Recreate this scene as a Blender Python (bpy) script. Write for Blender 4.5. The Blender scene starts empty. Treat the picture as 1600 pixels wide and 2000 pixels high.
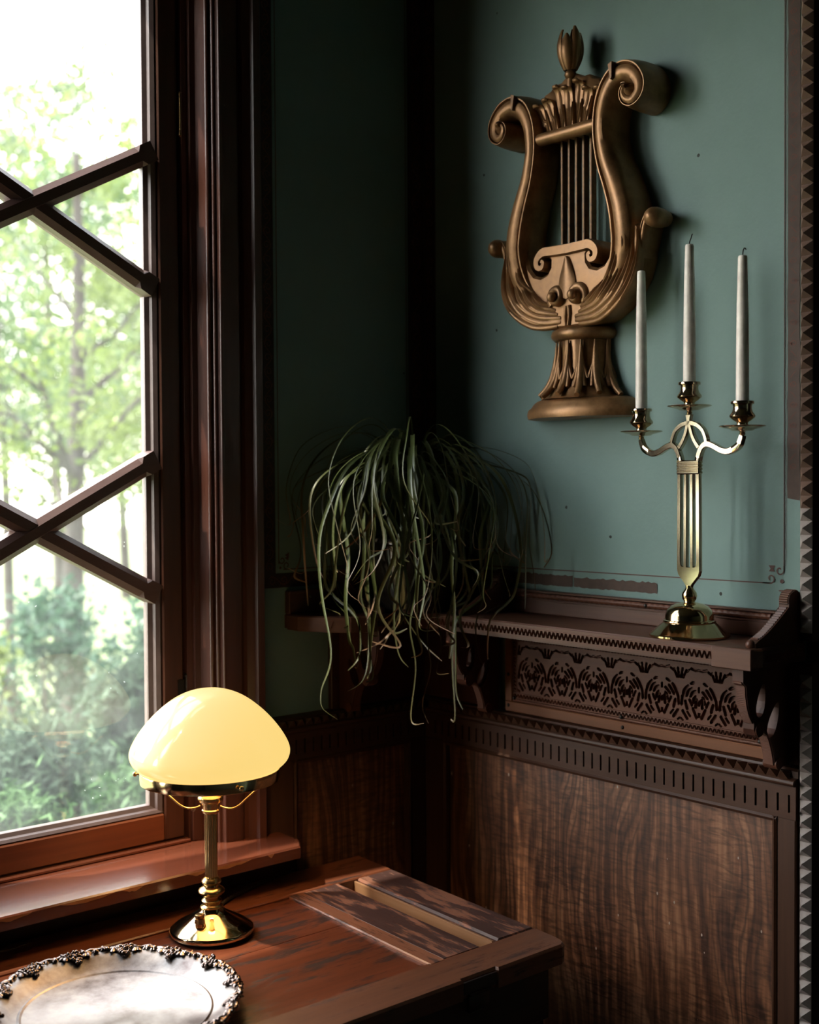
import bpy, math, random
import numpy as np
from mathutils import Vector, Matrix, geometry
S = bpy.context.scene
COL = S.collection
random.seed(7); RNG = np.random.default_rng(7)
PI = math.pi

# ------------------------------------------------------------------ camera
CAM = Vector((-1.97513548, -2.23990828, 1.56))
F_PX, YAW, PIT, ROL = 2443.0, math.radians(49.34), math.radians(-1.5), math.radians(-0.337)
def cam_basis():
    cy, sy, cp, sp = math.cos(YAW), math.sin(YAW), math.cos(PIT), math.sin(PIT)
    d = Vector((cy*cp, sy*cp, sp)); r = Vector((sy, -cy, 0)); u = r.cross(d)
    return r*math.cos(ROL)+u*math.sin(ROL), u*math.cos(ROL)-r*math.sin(ROL), d
_r, _u, _d = cam_basis()
cd = bpy.data.cameras.new('camera'); cam = bpy.data.objects.new('camera', cd); COL.objects.link(cam)
m = Matrix.Identity(4)
for i in range(3):
    m[i][0] = _r[i]; m[i][1] = _u[i]; m[i][2] = -_d[i]; m[i][3] = CAM[i]
cam.matrix_world = m
cd.sensor_fit = 'HORIZONTAL'; cd.sensor_width = 36.0; cd.lens = F_PX/1600*36.0
cd.clip_start = 0.05; cd.clip_end = 200
cd.dof.use_dof = True; cd.dof.focus_distance = 2.33; cd.dof.aperture_fstop = 3.6
S.camera = cam

# ------------------------------------------------------------------ sky, sun, exposure
W = bpy.data.worlds.new('sky'); S.world = W; W.use_nodes = True
wn = W.node_tree; wn.nodes.clear()
wo = wn.nodes.new('ShaderNodeOutputWorld'); wb = wn.nodes.new('ShaderNodeBackground')
tc = wn.nodes.new('ShaderNodeTexCoord'); sx = wn.nodes.new('ShaderNodeSeparateXYZ'); rp = wn.nodes.new('ShaderNodeValToRGB')
wn.links.new(tc.outputs['Generated'], sx.inputs[0]); wn.links.new(sx.outputs['Z'], rp.inputs[0])
rp.color_ramp.elements[0].position = 0.0; rp.color_ramp.elements[0].color = (1.0, 0.955, 0.90, 1)
rp.color_ramp.elements[1].position = 0.9; rp.color_ramp.elements[1].color = (0.80, 0.89, 1.0, 1)
wn.links.new(rp.outputs[0], wb.inputs[0]); wn.links.new(wb.outputs[0], wo.inputs[0])
SKY, GLOW = 7.2, 19.0                               # clear sky, and a brighter lobe added in the north-west to light the right wall
GDIR = Vector((-0.80, 0.54, 0.34)).normalized()
vd = wn.nodes.new('ShaderNodeVectorMath'); vd.operation = 'DOT_PRODUCT'; vd.inputs[1].default_value = GDIR
nz = wn.nodes.new('ShaderNodeVectorMath'); nz.operation = 'NORMALIZE'
wn.links.new(tc.outputs['Generated'], nz.inputs[0]); wn.links.new(nz.outputs[0], vd.inputs[0])
mr = wn.nodes.new('ShaderNodeMapRange'); mr.interpolation_type = 'SMOOTHSTEP'
mr.inputs['From Min'].default_value = 0.55; mr.inputs['From Max'].default_value = 0.92; mr.inputs['To Min'].default_value = SKY; mr.inputs['To Max'].default_value = GLOW
wn.links.new(vd.outputs['Value'], mr.inputs['Value']); wn.links.new(mr.outputs[0], wb.inputs[1])
sd = bpy.data.lights.new('sun', 'SUN'); sd.energy = 16.0; sd.angle = 0.02; sd.color = (1.0, 0.93, 0.78)
so = bpy.data.objects.new('sun', sd); COL.objects.link(so)
so.rotation_euler = Vector((0.50, -0.20, -0.84)).to_track_quat('-Z', 'Y').to_euler(); so.location = (0, 0, 12)
S.view_settings.view_transform = 'Standard'; S.view_settings.look = 'None'
S.view_settings.gamma = 1.0; S.view_settings.exposure = 0.0; S.view_settings.use_curve_mapping = False
try:
    S.cycles.max_bounces = 8; S.cycles.diffuse_bounces = 3; S.cycles.glossy_bounces = 4
    S.cycles.transparent_max_bounces = 16; S.cycles.transmission_bounces = 4
    S.cycles.sample_clamp_indirect = 6.0; S.cycles.caustics_reflective = False; S.cycles.caustics_refractive = False
    S.cycles.use_denoising = True
except Exception:
    pass

# ------------------------------------------------------------------ materials
def srgb(r, g, b):
    f = lambda c: (c/255/12.92) if c/255 <= 0.04045 else ((c/255+0.055)/1.055)**2.4
    return (f(r), f(g), f(b), 1)
def mat(name):
    m_ = bpy.data.materials.new(name); m_.use_nodes = True
    nt = m_.node_tree; b = nt.nodes['Principled BSDF']
    return m_, nt, b
def node(nt, t, **kw):
    n = nt.nodes.new(t)
    for k, v in kw.items():
        if k in n.inputs: n.inputs[k].default_value = v
        else: setattr(n, k, v)
    return n
def coords(nt, scale=(1, 1, 1), rot=(0, 0, 0), geo=True):
    c = nt.nodes.new('ShaderNodeNewGeometry') if geo else nt.nodes.new('ShaderNodeTexCoord')
    mp = nt.nodes.new('ShaderNodeMapping'); mp.inputs['Scale'].default_value = scale; mp.inputs['Rotation'].default_value = rot
    nt.links.new(c.outputs['Position' if geo else 'Object'], mp.inputs['Vector'])
    return mp.outputs[0]
def ramp(nt, fac, stops):
    r_ = nt.nodes.new('ShaderNodeValToRGB'); e = r_.color_ramp.elements
    e[0].position, e[0].color = stops[0]; e[1].position, e[1].color = stops[-1]
    for p, c in stops[1:-1]:
        k = e.new(p); k.color = c
    nt.links.new(fac, r_.inputs[0]); return r_.outputs[0]
def bump(nt, b, h, strength=0.3, dist=0.002):
    n = nt.nodes.new('ShaderNodeBump'); n.inputs['Strength'].default_value = strength; n.inputs['Distance'].default_value = dist
    nt.links.new(h, n.inputs['Height']); nt.links.new(n.outputs[0], b.inputs['Normal'])
def mixc(nt, fac, a, b_):
    n = nt.nodes.new('ShaderNodeMix'); n.data_type = 'RGBA'
    if isinstance(fac, float): n.inputs[0].default_value = fac
    else: nt.links.new(fac, n.inputs[0])
    for s, v in ((6, a), (7, b_)):
        if isinstance(v, tuple): n.inputs[s].default_value = v
        else: nt.links.new(v, n.inputs[s])
    return n.outputs[2]

def add1(nt, s_):
    n = nt.nodes.new('ShaderNodeMath'); n.operation = 'ADD'; n.inputs[1].default_value = 0.5; nt.links.new(s_, n.inputs[0]); return n.outputs[0]
def wood(name, dark, light, grain='z', rough=0.4, coat=0.0, fine=90.0, wear=None, wear_amt=0.62, spec=0.5, contrast=(0.3, 0.7)):
    m_, nt, b = mat(name)
    sc = {'x': (0.045, 1, 1), 'y': (1, 0.045, 1), 'z': (1, 1, 0.045)}[grain]
    v = coords(nt, sc)
    n1 = node(nt, 'ShaderNodeTexNoise', Scale=fine, Detail=5.0, Roughness=0.6); nt.links.new(v, n1.inputs['Vector'])
    n2 = node(nt, 'ShaderNodeTexNoise', Scale=fine*0.16, Detail=3.0, Distortion=0.6); nt.links.new(v, n2.inputs['Vector'])
    ad = node(nt, 'ShaderNodeMath', operation='ADD'); ml = node(nt, 'ShaderNodeMath', operation='MULTIPLY'); ml.inputs[1].default_value = 0.5
    nt.links.new(n1.outputs[0], ad.inputs[0]); nt.links.new(n2.outputs[0], ad.inputs[1]); nt.links.new(ad.outputs[0], ml.inputs[0])
    c = ramp(nt, ml.outputs[0], [(contrast[0], dark), (contrast[1], light)])
    if wear is not None:
        v2 = coords(nt, {'x': (0.16, 1, 1), 'y': (1, 0.16, 1), 'z': (1, 1, 0.16)}[grain])
        n3 = node(nt, 'ShaderNodeTexNoise', Scale=42.0, Detail=10.0, Roughness=0.70); nt.links.new(v2, n3.inputs['Vector'])
        f = ramp(nt, n3.outputs[0], [(wear_amt-0.025, (0, 0, 0, 1)), (wear_amt+0.03, (1, 1, 1, 1))])
        c = mixc(nt, f, c, wear)
        rr = ramp(nt, n3.outputs[0], [(wear_amt-0.06, (rough,)*3+(1,)), (wear_amt+0.06, (min(1, rough+0.3),)*3+(1,))])
        nt.links.new(rr, b.inputs['Roughness'])
    nt.links.new(c, b.inputs['Base Color'])
    b.inputs['Roughness'].default_value = rough
    b.inputs['Specular IOR Level'].default_value = spec
    b.inputs['Coat Weight'].default_value = coat; b.inputs['Coat Roughness'].default_value = 0.18
    bump(nt, b, ml.outputs[0], 0.25, 0.0015)
    return m_
def walnut(name):
    m_, nt, b = mat(name)
    def mth(op, a_, b_=None, c_=None):
        n = nt.nodes.new('ShaderNodeMath'); n.operation = op
        for i, q in enumerate((a_, b_, c_)):
            if q is None: continue
            if isinstance(q, (int, float)): n.inputs[i].default_value = q
            else: nt.links.new(q, n.inputs[i])
        return n.outputs[0]
    def nz_(sc, scale, det=3.0, dist=0.0, rot=(0, 0, 0)):
        n = node(nt, 'ShaderNodeTexNoise', Scale=scale, Detail=det, Distortion=dist); nt.links.new(coords(nt, sc, rot), n.inputs['Vector']); return n.outputs[0]
    geo = nt.nodes.new('ShaderNodeNewGeometry'); dt = nt.nodes.new('ShaderNodeVectorMath'); dt.operation = 'DOT_PRODUCT'; dt.inputs[1].default_value = (1, 1, 0)
    nt.links.new(geo.outputs['Position'], dt.inputs[0])
    big, mid, fine = nz_((1, 1, .28), 3.4, 2.0), nz_((1, 1, .22), 15.0, 3.0), nz_((1, 1, .06), 150.0, 4.0)
    ph = mth('MULTIPLY_ADD', dt.outputs['Value'], 88.0, mth('MULTIPLY_ADD', big, 26.0, mth('MULTIPLY', mid, 4.2)))
    sn = mth('SINE', mth('MULTIPLY', ph, 6.283))
    sn2 = mth('SINE', mth('MULTIPLY', mth('MULTIPLY_ADD', ph, 0.37, mid), 6.283))
    amt = ramp(nt, nz_((1, 1, .35), 7.0, 2.0), [(0.38, (0.15,)*3+(1,)), (0.62, (1, 1, 1, 1))])
    line = mth('MULTIPLY', mth('POWER', mth('MULTIPLY_ADD', sn, 0.5, 0.5), 3.0), amt)
    tone = mth('MULTIPLY_ADD', sn2, 0.10, mth('MULTIPLY_ADD', fine, 0.45, mth('MULTIPLY', mid, 0.5)))
    base = ramp(nt, tone, [(0.30, (0.060, 0.0215, 0.010, 1)), (0.48, (0.155, 0.060, 0.027, 1)), (0.66, (0.27, 0.118, 0.057, 1))])
    c = mixc(nt, mth('MULTIPLY', line, 0.78), base, (0.036, 0.014, 0.008, 1))
    rip = nz_((.20, .20, 1.0), 120.0, 3.0, 0.7, (0.62, 0.62, 0.0))
    fc = ramp(nt, rip, [(0.36, (0.55, 0.53, 0.52, 1)), (0.58, (1.18, 1.18, 1.18, 1))])
    mv = nt.nodes.new('ShaderNodeMix'); mv.data_type = 'RGBA'; mv.blend_type = 'MULTIPLY'
    nt.links.new(ramp(nt, nz_((1, 1, .5), 4.0, 2.0), [(0.35, (0.25,)*3+(1,)), (0.6, (1, 1, 1, 1))]), mv.inputs[0])
    nt.links.new(c, mv.inputs[6]); nt.links.new(fc, mv.inputs[7])
    vo = node(nt, 'ShaderNodeTexVoronoi', Scale=26.0); nt.links.new(coords(nt, (1, 1, 0.6), (0.5, 0.5, 0)), vo.inputs['Vector'])
    sub = mth('MULTIPLY_ADD', nz_((1, 1, 1), 6.0, 2.0), -0.16, vo.outputs['Distance'])
    sp = ramp(nt, mth('ADD', sub, 0.5), [(0.470, (1, 1, 1, 1)), (0.478, (0, 0, 0, 1))])
    c = mixc(nt, sp, mv.outputs[2], (0.38, 0.30, 0.25, 1))
    nt.links.new(c, b.inputs['Base Color']); b.inputs['Roughness'].default_value = 0.45
    b.inputs['Coat Weight'].default_value = 0.15; b.inputs['Coat Roughness'].default_value = 0.3
    bump(nt, b, fine, 0.18, 0.001)
    return m_
def plaster(name, col_a, col_b):
    m_, nt, b = mat(name)
    v = coords(nt)
    n1 = node(nt, 'ShaderNodeTexNoise', Scale=3.0, Detail=6.0, Roughness=0.65); nt.links.new(v, n1.inputs['Vector'])
    c = ramp(nt, n1.outputs[0], [(0.3, col_a), (0.7, col_b)])
    n2 = node(nt, 'ShaderNodeTexNoise', Scale=260.0, Detail=3.0, Roughness=0.6); nt.links.new(v, n2.inputs['Vector'])
    vo = node(nt, 'ShaderNodeTexVoronoi', Scale=9.0); nt.links.new(v, vo.inputs['Vector'])
    nn = node(nt, 'ShaderNodeTexNoise', Scale=70.0, Detail=2.0); nt.links.new(v, nn.inputs['Vector'])
    sub = node(nt, 'ShaderNodeMath', operation='MULTIPLY_ADD'); nt.links.new(nn.outputs[0], sub.inputs[0]); sub.inputs[1].default_value = 0.05
    nt.links.new(vo.outputs['Distance'], sub.inputs[2])
    sp = ramp(nt, sub.outputs[0], [(0.050, (1, 1, 1, 1)), (0.058, (0, 0, 0, 1))])
    c = mixc(nt, sp, c, (0.03, 0.035, 0.03, 1))
    nt.links.new(c, b.inputs['Base Color']); b.inputs['Roughness'].default_value = 0.62
    b.inputs['Specular IOR Level'].default_value = 0.35
    nb = node(nt, 'ShaderNodeTexNoise', Scale=110.0, Detail=4.0, Roughness=0.6); nt.links.new(v, nb.inputs['Vector'])
    bump(nt, b, nb.outputs[0], 0.35, 0.0012)
    return m_
def metal(name, col, rough, metallic=1.0, var=0.0, dark=None, scale=30.0, bumps=0.0):
    m_, nt, b = mat(name)
    b.inputs['Metallic'].default_value = metallic; b.inputs['Roughness'].default_value = rough
    b.inputs['Base Color'].default_value = col
    if dark is not None or var:
        n1 = node(nt, 'ShaderNodeTexNoise', Scale=scale, Detail=6.0, Roughness=0.65); nt.links.new(coords(nt), n1.inputs['Vector'])
        if dark is not None:
            nt.links.new(ramp(nt, n1.outputs[0], [(0.34, dark), (0.62, col)]), b.inputs['Base Color'])
        if var:
            nt.links.new(ramp(nt, n1.outputs[0], [(0.35, (rough-var,)*3+(1,)), (0.65, (rough+var,)*3+(1,))]), b.inputs['Roughness'])
        if bumps: bump(nt, b, n1.outputs[0], bumps, 0.001)
    return m_
def plain(name, col, rough=0.5, **kw):
    m_, nt, b = mat(name)
    n1 = node(nt, 'ShaderNodeTexNoise', Scale=40.0, Detail=4.0); nt.links.new(coords(nt), n1.inputs['Vector'])
    lo = tuple(c*0.82 for c in col[:3])+(1,); hi = tuple(min(1, c*1.12) for c in col[:3])+(1,)
    nt.links.new(ramp(nt, n1.outputs[0], [(0.3, lo), (0.7, hi)]), b.inputs['Base Color'])
    b.inputs['Roughness'].default_value = rough
    for k, v in kw.items(): b.inputs[k].default_value = v
    return m_

M = {}
M['teal'] = plaster('teal_plaster', (0.165, 0.255, 0.236, 1), (0.20, 0.300, 0.280, 1))
M['casing'] = wood('casing_wood', (0.044, 0.0155, 0.0110, 1), (0.098, 0.034, 0.0215, 1), 'z', 0.34, 0.15)
M['sash'] = wood('sash_wood', (0.050, 0.017, 0.009, 1), (0.095, 0.032, 0.015, 1), 'z', 0.40, 0.05)
M['sash_rail'] = wood('sash_rail_wood', (0.13, 0.034, 0.014, 1), (0.23, 0.068, 0.026, 1), 'x', 0.36, 0.1)
M['putty'] = plain('putty_paint', (0.10, 0.062, 0.055, 1), 0.5)
M['muntin'] = wood('muntin_paint', (0.105, 0.056, 0.048, 1), (0.160, 0.088, 0.077, 1), 'x', 0.40, 0.0)
M['sill'] = wood('sill_wood', (0.105, 0.029, 0.015, 1), (0.175, 0.052, 0.028, 1), 'x', 0.22, 0.6)
M['chip'] = plain('bare_wood', (0.42, 0.17, 0.07, 1), 0.7)
M['apron'] = wood('apron_wood', (0.05, 0.015, 0.009, 1), (0.085, 0.024, 0.013, 1), 'x', 0.45)
M['dado'] = wood('dado_wood', (0.0420, 0.0160, 0.0084, 1), (0.0770, 0.0313, 0.0161, 1), 'y', 0.42, spec=0.28)
M['dadox'] = wood('dado_wood_north', (0.0385, 0.0160, 0.0090, 1), (0.0735, 0.0319, 0.0174, 1), 'x', 0.42, spec=0.28)
M['dadoz'] = wood('dado_wood_upright', (0.0385, 0.0160, 0.0090, 1), (0.0735, 0.0319, 0.0174, 1), 'z', 0.42, spec=0.28)
M['walnut'] = walnut('figured_walnut')
M['shelf'] = wood('shelf_wood', (0.0630, 0.0226, 0.0129, 1), (0.1225, 0.0492, 0.0283, 1), 'y', 0.42, spec=0.28)
M['shelfx'] = wood('shelf_wood_north', (0.0525, 0.0199, 0.0129, 1), (0.0980, 0.0386, 0.0245, 1), 'x', 0.42, spec=0.28)
M['apronlight'] = wood('apron_light_wood', (0.1224, 0.0424, 0.0172, 1), (0.1944, 0.0739, 0.0318, 1), 'y', 0.5, spec=0.28)
M['carved'] = wood('carved_wood', (0.0770, 0.0253, 0.0135, 1), (0.1400, 0.0505, 0.0270, 1), 'y', 0.48, spec=0.28)
M['bracket'] = wood('bracket_wood', (0.0490, 0.0173, 0.0109, 1), (0.0910, 0.0319, 0.0193, 1), 'z', 0.45, spec=0.28)
M['jamb'] = wood('jamb_wood', (0.022, 0.009, 0.006, 1), (0.045, 0.019, 0.012, 1), 'z', 0.5)
M['teethlit'] = wood('lit_tooth_wood', (0.24, 0.195, 0.175, 1), (0.38, 0.32, 0.295, 1), 'z', 0.6)  # paler tooth wood: light on the lower teeth put into the colour
M['teeth'] = wood('tooth_wood', (0.14, 0.085, 0.062, 1), (0.22, 0.13, 0.095, 1), 'z', 0.5)
M['border'] = plain('border_paint', (0.034, 0.016, 0.013, 1), 0.7)
M['borderworn'] = plain('worn_border_paint', (0.080, 0.047, 0.036, 1), 0.75)
M['scroll'] = plain('scroll_paint', (0.12, 0.040, 0.024, 1), 0.7)
M['stencil'] = plain('stencil_paint', (0.10, 0.048, 0.040, 1), 0.7)
M['gold'] = metal('gilt_bronze_paint', (0.35, 0.180, 0.076, 1), 0.42, 0.5, 0.08, (0.185, 0.094, 0.038, 1), 26.0, 0.12)
M['golddark'] = metal('dark_gilt', (0.20, 0.105, 0.045, 1), 0.45, 0.5, 0.05, (0.07, 0.036, 0.018, 1), 60.0)
M['brass'] = metal('polished_brass', (0.70, 0.51, 0.29, 1), 0.12, 1.0, 0.04)
M['brassdull'] = metal('satin_brass', (0.66, 0.45, 0.20, 1), 0.24, 1.0)
M['candelbrass'] = metal('pale_brass', (0.60, 0.50, 0.36, 1), 0.11, 1.0)
M['socketbrass'] = metal('tarnished_brass', (0.62, 0.48, 0.33, 1), 0.14, 1.0, 0.04, (0.50, 0.36, 0.23, 1), 45.0)
M['silver'] = metal('tarnished_silver', (0.40, 0.365, 0.35, 1), 0.36, 1.0, 0.08, (0.17, 0.13, 0.12, 1), 17.0, 0.10)
M['silverrim'] = metal('tarnished_silver_vine', (0.42, 0.33, 0.30, 1), 0.24, 1.0, 0.06, (0.10, 0.065, 0.055, 1), 90.0)
M['iron'] = metal('dark_iron', (0.05, 0.045, 0.042, 1), 0.45, 0.9)
M['wax'] = plain('ivory_wax', (0.92, 0.81, 0.72, 1), 0.34)
M['wick'] = plain('burnt_wick', (0.012, 0.011, 0.011, 1), 0.9)
M['cord'] = plain('brown_cord', (0.035, 0.020, 0.013, 1), 0.8)
M['pot'] = plain('dark_glazed_ceramic', (0.020, 0.016, 0.012, 1), 0.16, **{'Coat Weight': 0.5, 'Coat Roughness': 0.06})
M['soil'] = plain('soil', (0.02, 0.013, 0.009, 1), 0.95)
M['trunk'] = plain('palm_trunk', (0.05, 0.034, 0.02, 1), 0.9)
M['floor'] = wood('floor_boards', (0.05, 0.026, 0.014, 1), (0.10, 0.05, 0.028, 1), 'y', 0.5)
M['ceil'] = plain('ceiling_paint', (0.05, 0.042, 0.035, 1), 0.8)
M['roomwall'] = plaster('far_wall_plaster', (0.045, 0.06, 0.055, 1), (0.055, 0.075, 0.066, 1))
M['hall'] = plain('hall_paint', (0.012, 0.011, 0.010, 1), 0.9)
M['deskback'] = wood('desk_rail_wood', (0.12, 0.036, 0.018, 1), (0.25, 0.080, 0.038, 1), 'x', 0.30, 0.2, wear=(0.045, 0.022, 0.018, 1), wear_amt=0.6)
M['deskpanel'] = wood('desk_panel_wood', (0.10, 0.026, 0.012, 1), (0.22, 0.060, 0.026, 1), 'x', 0.30, 0.25, wear=(0.040, 0.017, 0.012, 1), wear_amt=0.55)
M['deskdark'] = wood('desk_scuffed_wood', (0.045, 0.020, 0.017, 1), (0.075, 0.034, 0.028, 1), 'y', 0.5, 0.0, wear=(0.26, 0.105, 0.062, 1), wear_amt=0.53)
M['deskfront'] = wood('desk_front_wood', (0.09, 0.032, 0.017, 1), (0.19, 0.072, 0.036, 1), 'x', 0.42, 0.05, wear=(0.05, 0.022, 0.018, 1), wear_amt=0.58)
M['deskstrip'] = wood('desk_strip_wood', (0.19, 0.066, 0.034, 1), (0.33, 0.135, 0.075, 1), 'y', 0.4, 0.05, wear=(0.07, 0.032, 0.026, 1), wear_amt=0.56)
M['deskpale'] = wood('desk_pale_wood', (0.23, 0.112, 0.054, 1), (0.37, 0.195, 0.098, 1), 'y', 0.6, spec=0.25)
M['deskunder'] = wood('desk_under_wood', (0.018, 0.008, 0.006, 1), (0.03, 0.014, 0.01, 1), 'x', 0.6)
M['ground'] = plain('lawn_ground', (0.16, 0.19, 0.09, 1), 0.95)
M['bark'] = plain('tree_bark', (0.050, 0.040, 0.034, 1), 0.95)
def leafmat(name, a, b_, trans=0.45, nscale=2.2, gloss=0.06):
    m_, nt, b = mat(name)
    n1 = node(nt, 'ShaderNodeTexNoise', Scale=nscale, Detail=4.0); nt.links.new(coords(nt), n1.inputs['Vector'])
    c = ramp(nt, n1.outputs[0], [(0.32, a), (0.68, b_)])
    d_ = nt.nodes.new('ShaderNodeBsdfDiffuse'); t_ = nt.nodes.new('ShaderNodeBsdfTranslucent'); g_ = node(nt, 'ShaderNodeBsdfGlossy', Roughness=0.45)
    nt.links.new(c, d_.inputs[0]); nt.links.new(c, t_.inputs[0]); g_.inputs[0].default_value = (0.6, 0.6, 0.6, 1)
    mx = nt.nodes.new('ShaderNodeMixShader'); mx.inputs[0].default_value = trans
    nt.links.new(d_.outputs[0], mx.inputs[1]); nt.links.new(t_.outputs[0], mx.inputs[2])
    my = nt.nodes.new('ShaderNodeMixShader'); my.inputs[0].default_value = gloss
    nt.links.new(mx.outputs[0], my.inputs[1]); nt.links.new(g_.outputs[0], my.inputs[2])
    nt.links.new(my.outputs[0], nt.nodes['Material Output'].inputs[0]); nt.nodes.remove(b)
    return m_
M['leafbright'] = leafmat('bright_tree_leaves', (0.080, 0.123, 0.024, 1), (0.179, 0.227, 0.050, 1), 0.5)
M['leafmid'] = leafmat('green_tree_leaves', (0.050, 0.099, 0.034, 1), (0.109, 0.168, 0.059, 1), 0.45)
M['leafcool'] = leafmat('blue_green_leaves', (0.029, 0.074, 0.042, 1), (0.074, 0.139, 0.083, 1), 0.4)
M['juniper'] = leafmat('grey_green_needles', (0.029, 0.050, 0.030, 1), (0.074, 0.109, 0.074, 1), 0.2, 3.0, 0.01)
M['hedge'] = leafmat('green_hedge_needles', (0.040, 0.080, 0.034, 1), (0.099, 0.163, 0.074, 1), 0.3, 3.0, 0.01)
def palmmat():
    m_, nt, b = mat('palm_leaves')
    at = node(nt, 'ShaderNodeAttribute', attribute_name='tip')
    c = ramp(nt, at.outputs['Fac'], [(0.0, (0.044, 0.058, 0.019, 1)), (0.55, (0.072, 0.086, 0.024, 1)), (0.80, (0.11, 0.090, 0.032, 1)), (0.92, (0.30, 0.17, 0.10, 1))])
    nt.links.new(c, b.inputs['Base Color']); b.inputs['Roughness'].default_value = 0.38
    b.inputs['Subsurface Weight'].default_value = 0.0
    return m_
M['palm'] = palmmat()
def glassmat():
    m_, nt, b = mat('window_glass'); nt.nodes.remove(b)
    tr = nt.nodes.new('ShaderNodeBsdfTransparent'); tr.inputs[0].default_value = (0.97, 0.98, 0.97, 1)
    gl = node(nt, 'ShaderNodeBsdfGlossy', Roughness=0.0)
    lw = node(nt, 'ShaderNodeLayerWeight', Blend=0.5)
    pw = node(nt, 'ShaderNodeMath', operation='POWER'); pw.inputs[1].default_value = 5.0; nt.links.new(lw.outputs['Facing'], pw.inputs[0])
    fr = node(nt, 'ShaderNodeMath', operation='MULTIPLY_ADD'); fr.inputs[1].default_value = 0.95; fr.inputs[2].default_value = 0.042; nt.links.new(pw.outputs[0], fr.inputs[0])
    mx = nt.nodes.new('ShaderNodeMixShader'); nt.links.new(fr.outputs[0], mx.inputs[0]); nt.links.new(tr.outputs[0], mx.inputs[1]); nt.links.new(gl.outputs[0], mx.inputs[2])
    # dusty film and dried specks
    tl = node(nt, 'ShaderNodeBsdfTranslucent'); tl.inputs[0].default_value = (0.9, 0.93, 0.95, 1)
    v = coords(nt)
    n1 = node(nt, 'ShaderNodeTexNoise', Scale=7.0, Detail=5.0, Roughness=0.7); nt.links.new(v, n1.inputs['Vector'])
    film = ramp(nt, n1.outputs[0], [(0.3, (0.006,)*3+(1,)), (0.75, (0.030,)*3+(1,))])
    vo = node(nt, 'ShaderNodeTexVoronoi', Scale=60.0); nt.links.new(v, vo.inputs['Vector'])
    n2 = node(nt, 'ShaderNodeTexNoise', Scale=9.0); nt.links.new(v, n2.inputs['Vector'])
    sub = node(nt, 'ShaderNodeMath', operation='MULTIPLY_ADD'); nt.links.new(n2.outputs[0], sub.inputs[0]); sub.inputs[1].default_value = 0.35
    nt.links.new(vo.outputs['Distance'], sub.inputs[2])
    sp = ramp(nt, sub.outputs[0], [(0.175, (0.12,)*3+(1,)), (0.20, (0, 0, 0, 1))])
    ad = node(nt, 'ShaderNodeMath', operation='ADD'); nt.links.new(film, ad.inputs[0]); nt.links.new(sp, ad.inputs[1])
    m2 = nt.nodes.new('ShaderNodeMixShader'); nt.links.new(ad.outputs[0], m2.inputs[0]); nt.links.new(mx.outputs[0], m2.inputs[1]); nt.links.new(tl.outputs[0], m2.inputs[2])
    nt.links.new(m2.outputs[0], nt.nodes['Material Output'].inputs[0])
    return m_
M['glass'] = glassmat()
def shademat():
    m_, nt, b = mat('opal_glass')
    b.inputs['Base Color'].default_value = (0.34, 0.28, 0.25, 1); b.inputs['Roughness'].default_value = 0.09
    b.inputs['Emission Color'].default_value = (1.0, 0.70, 0.22, 1); b.inputs['Emission Strength'].default_value = 0.98
    return m_
M['opal'] = shademat()
def bulbmat():
    m_, nt, b = mat('lit_bulb')
    b.inputs['Emission Color'].default_value = (1.0, 0.60, 0.27, 1); b.inputs['Emission Strength'].default_value = 62.0
    return m_
M['bulb'] = bulbmat()

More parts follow.
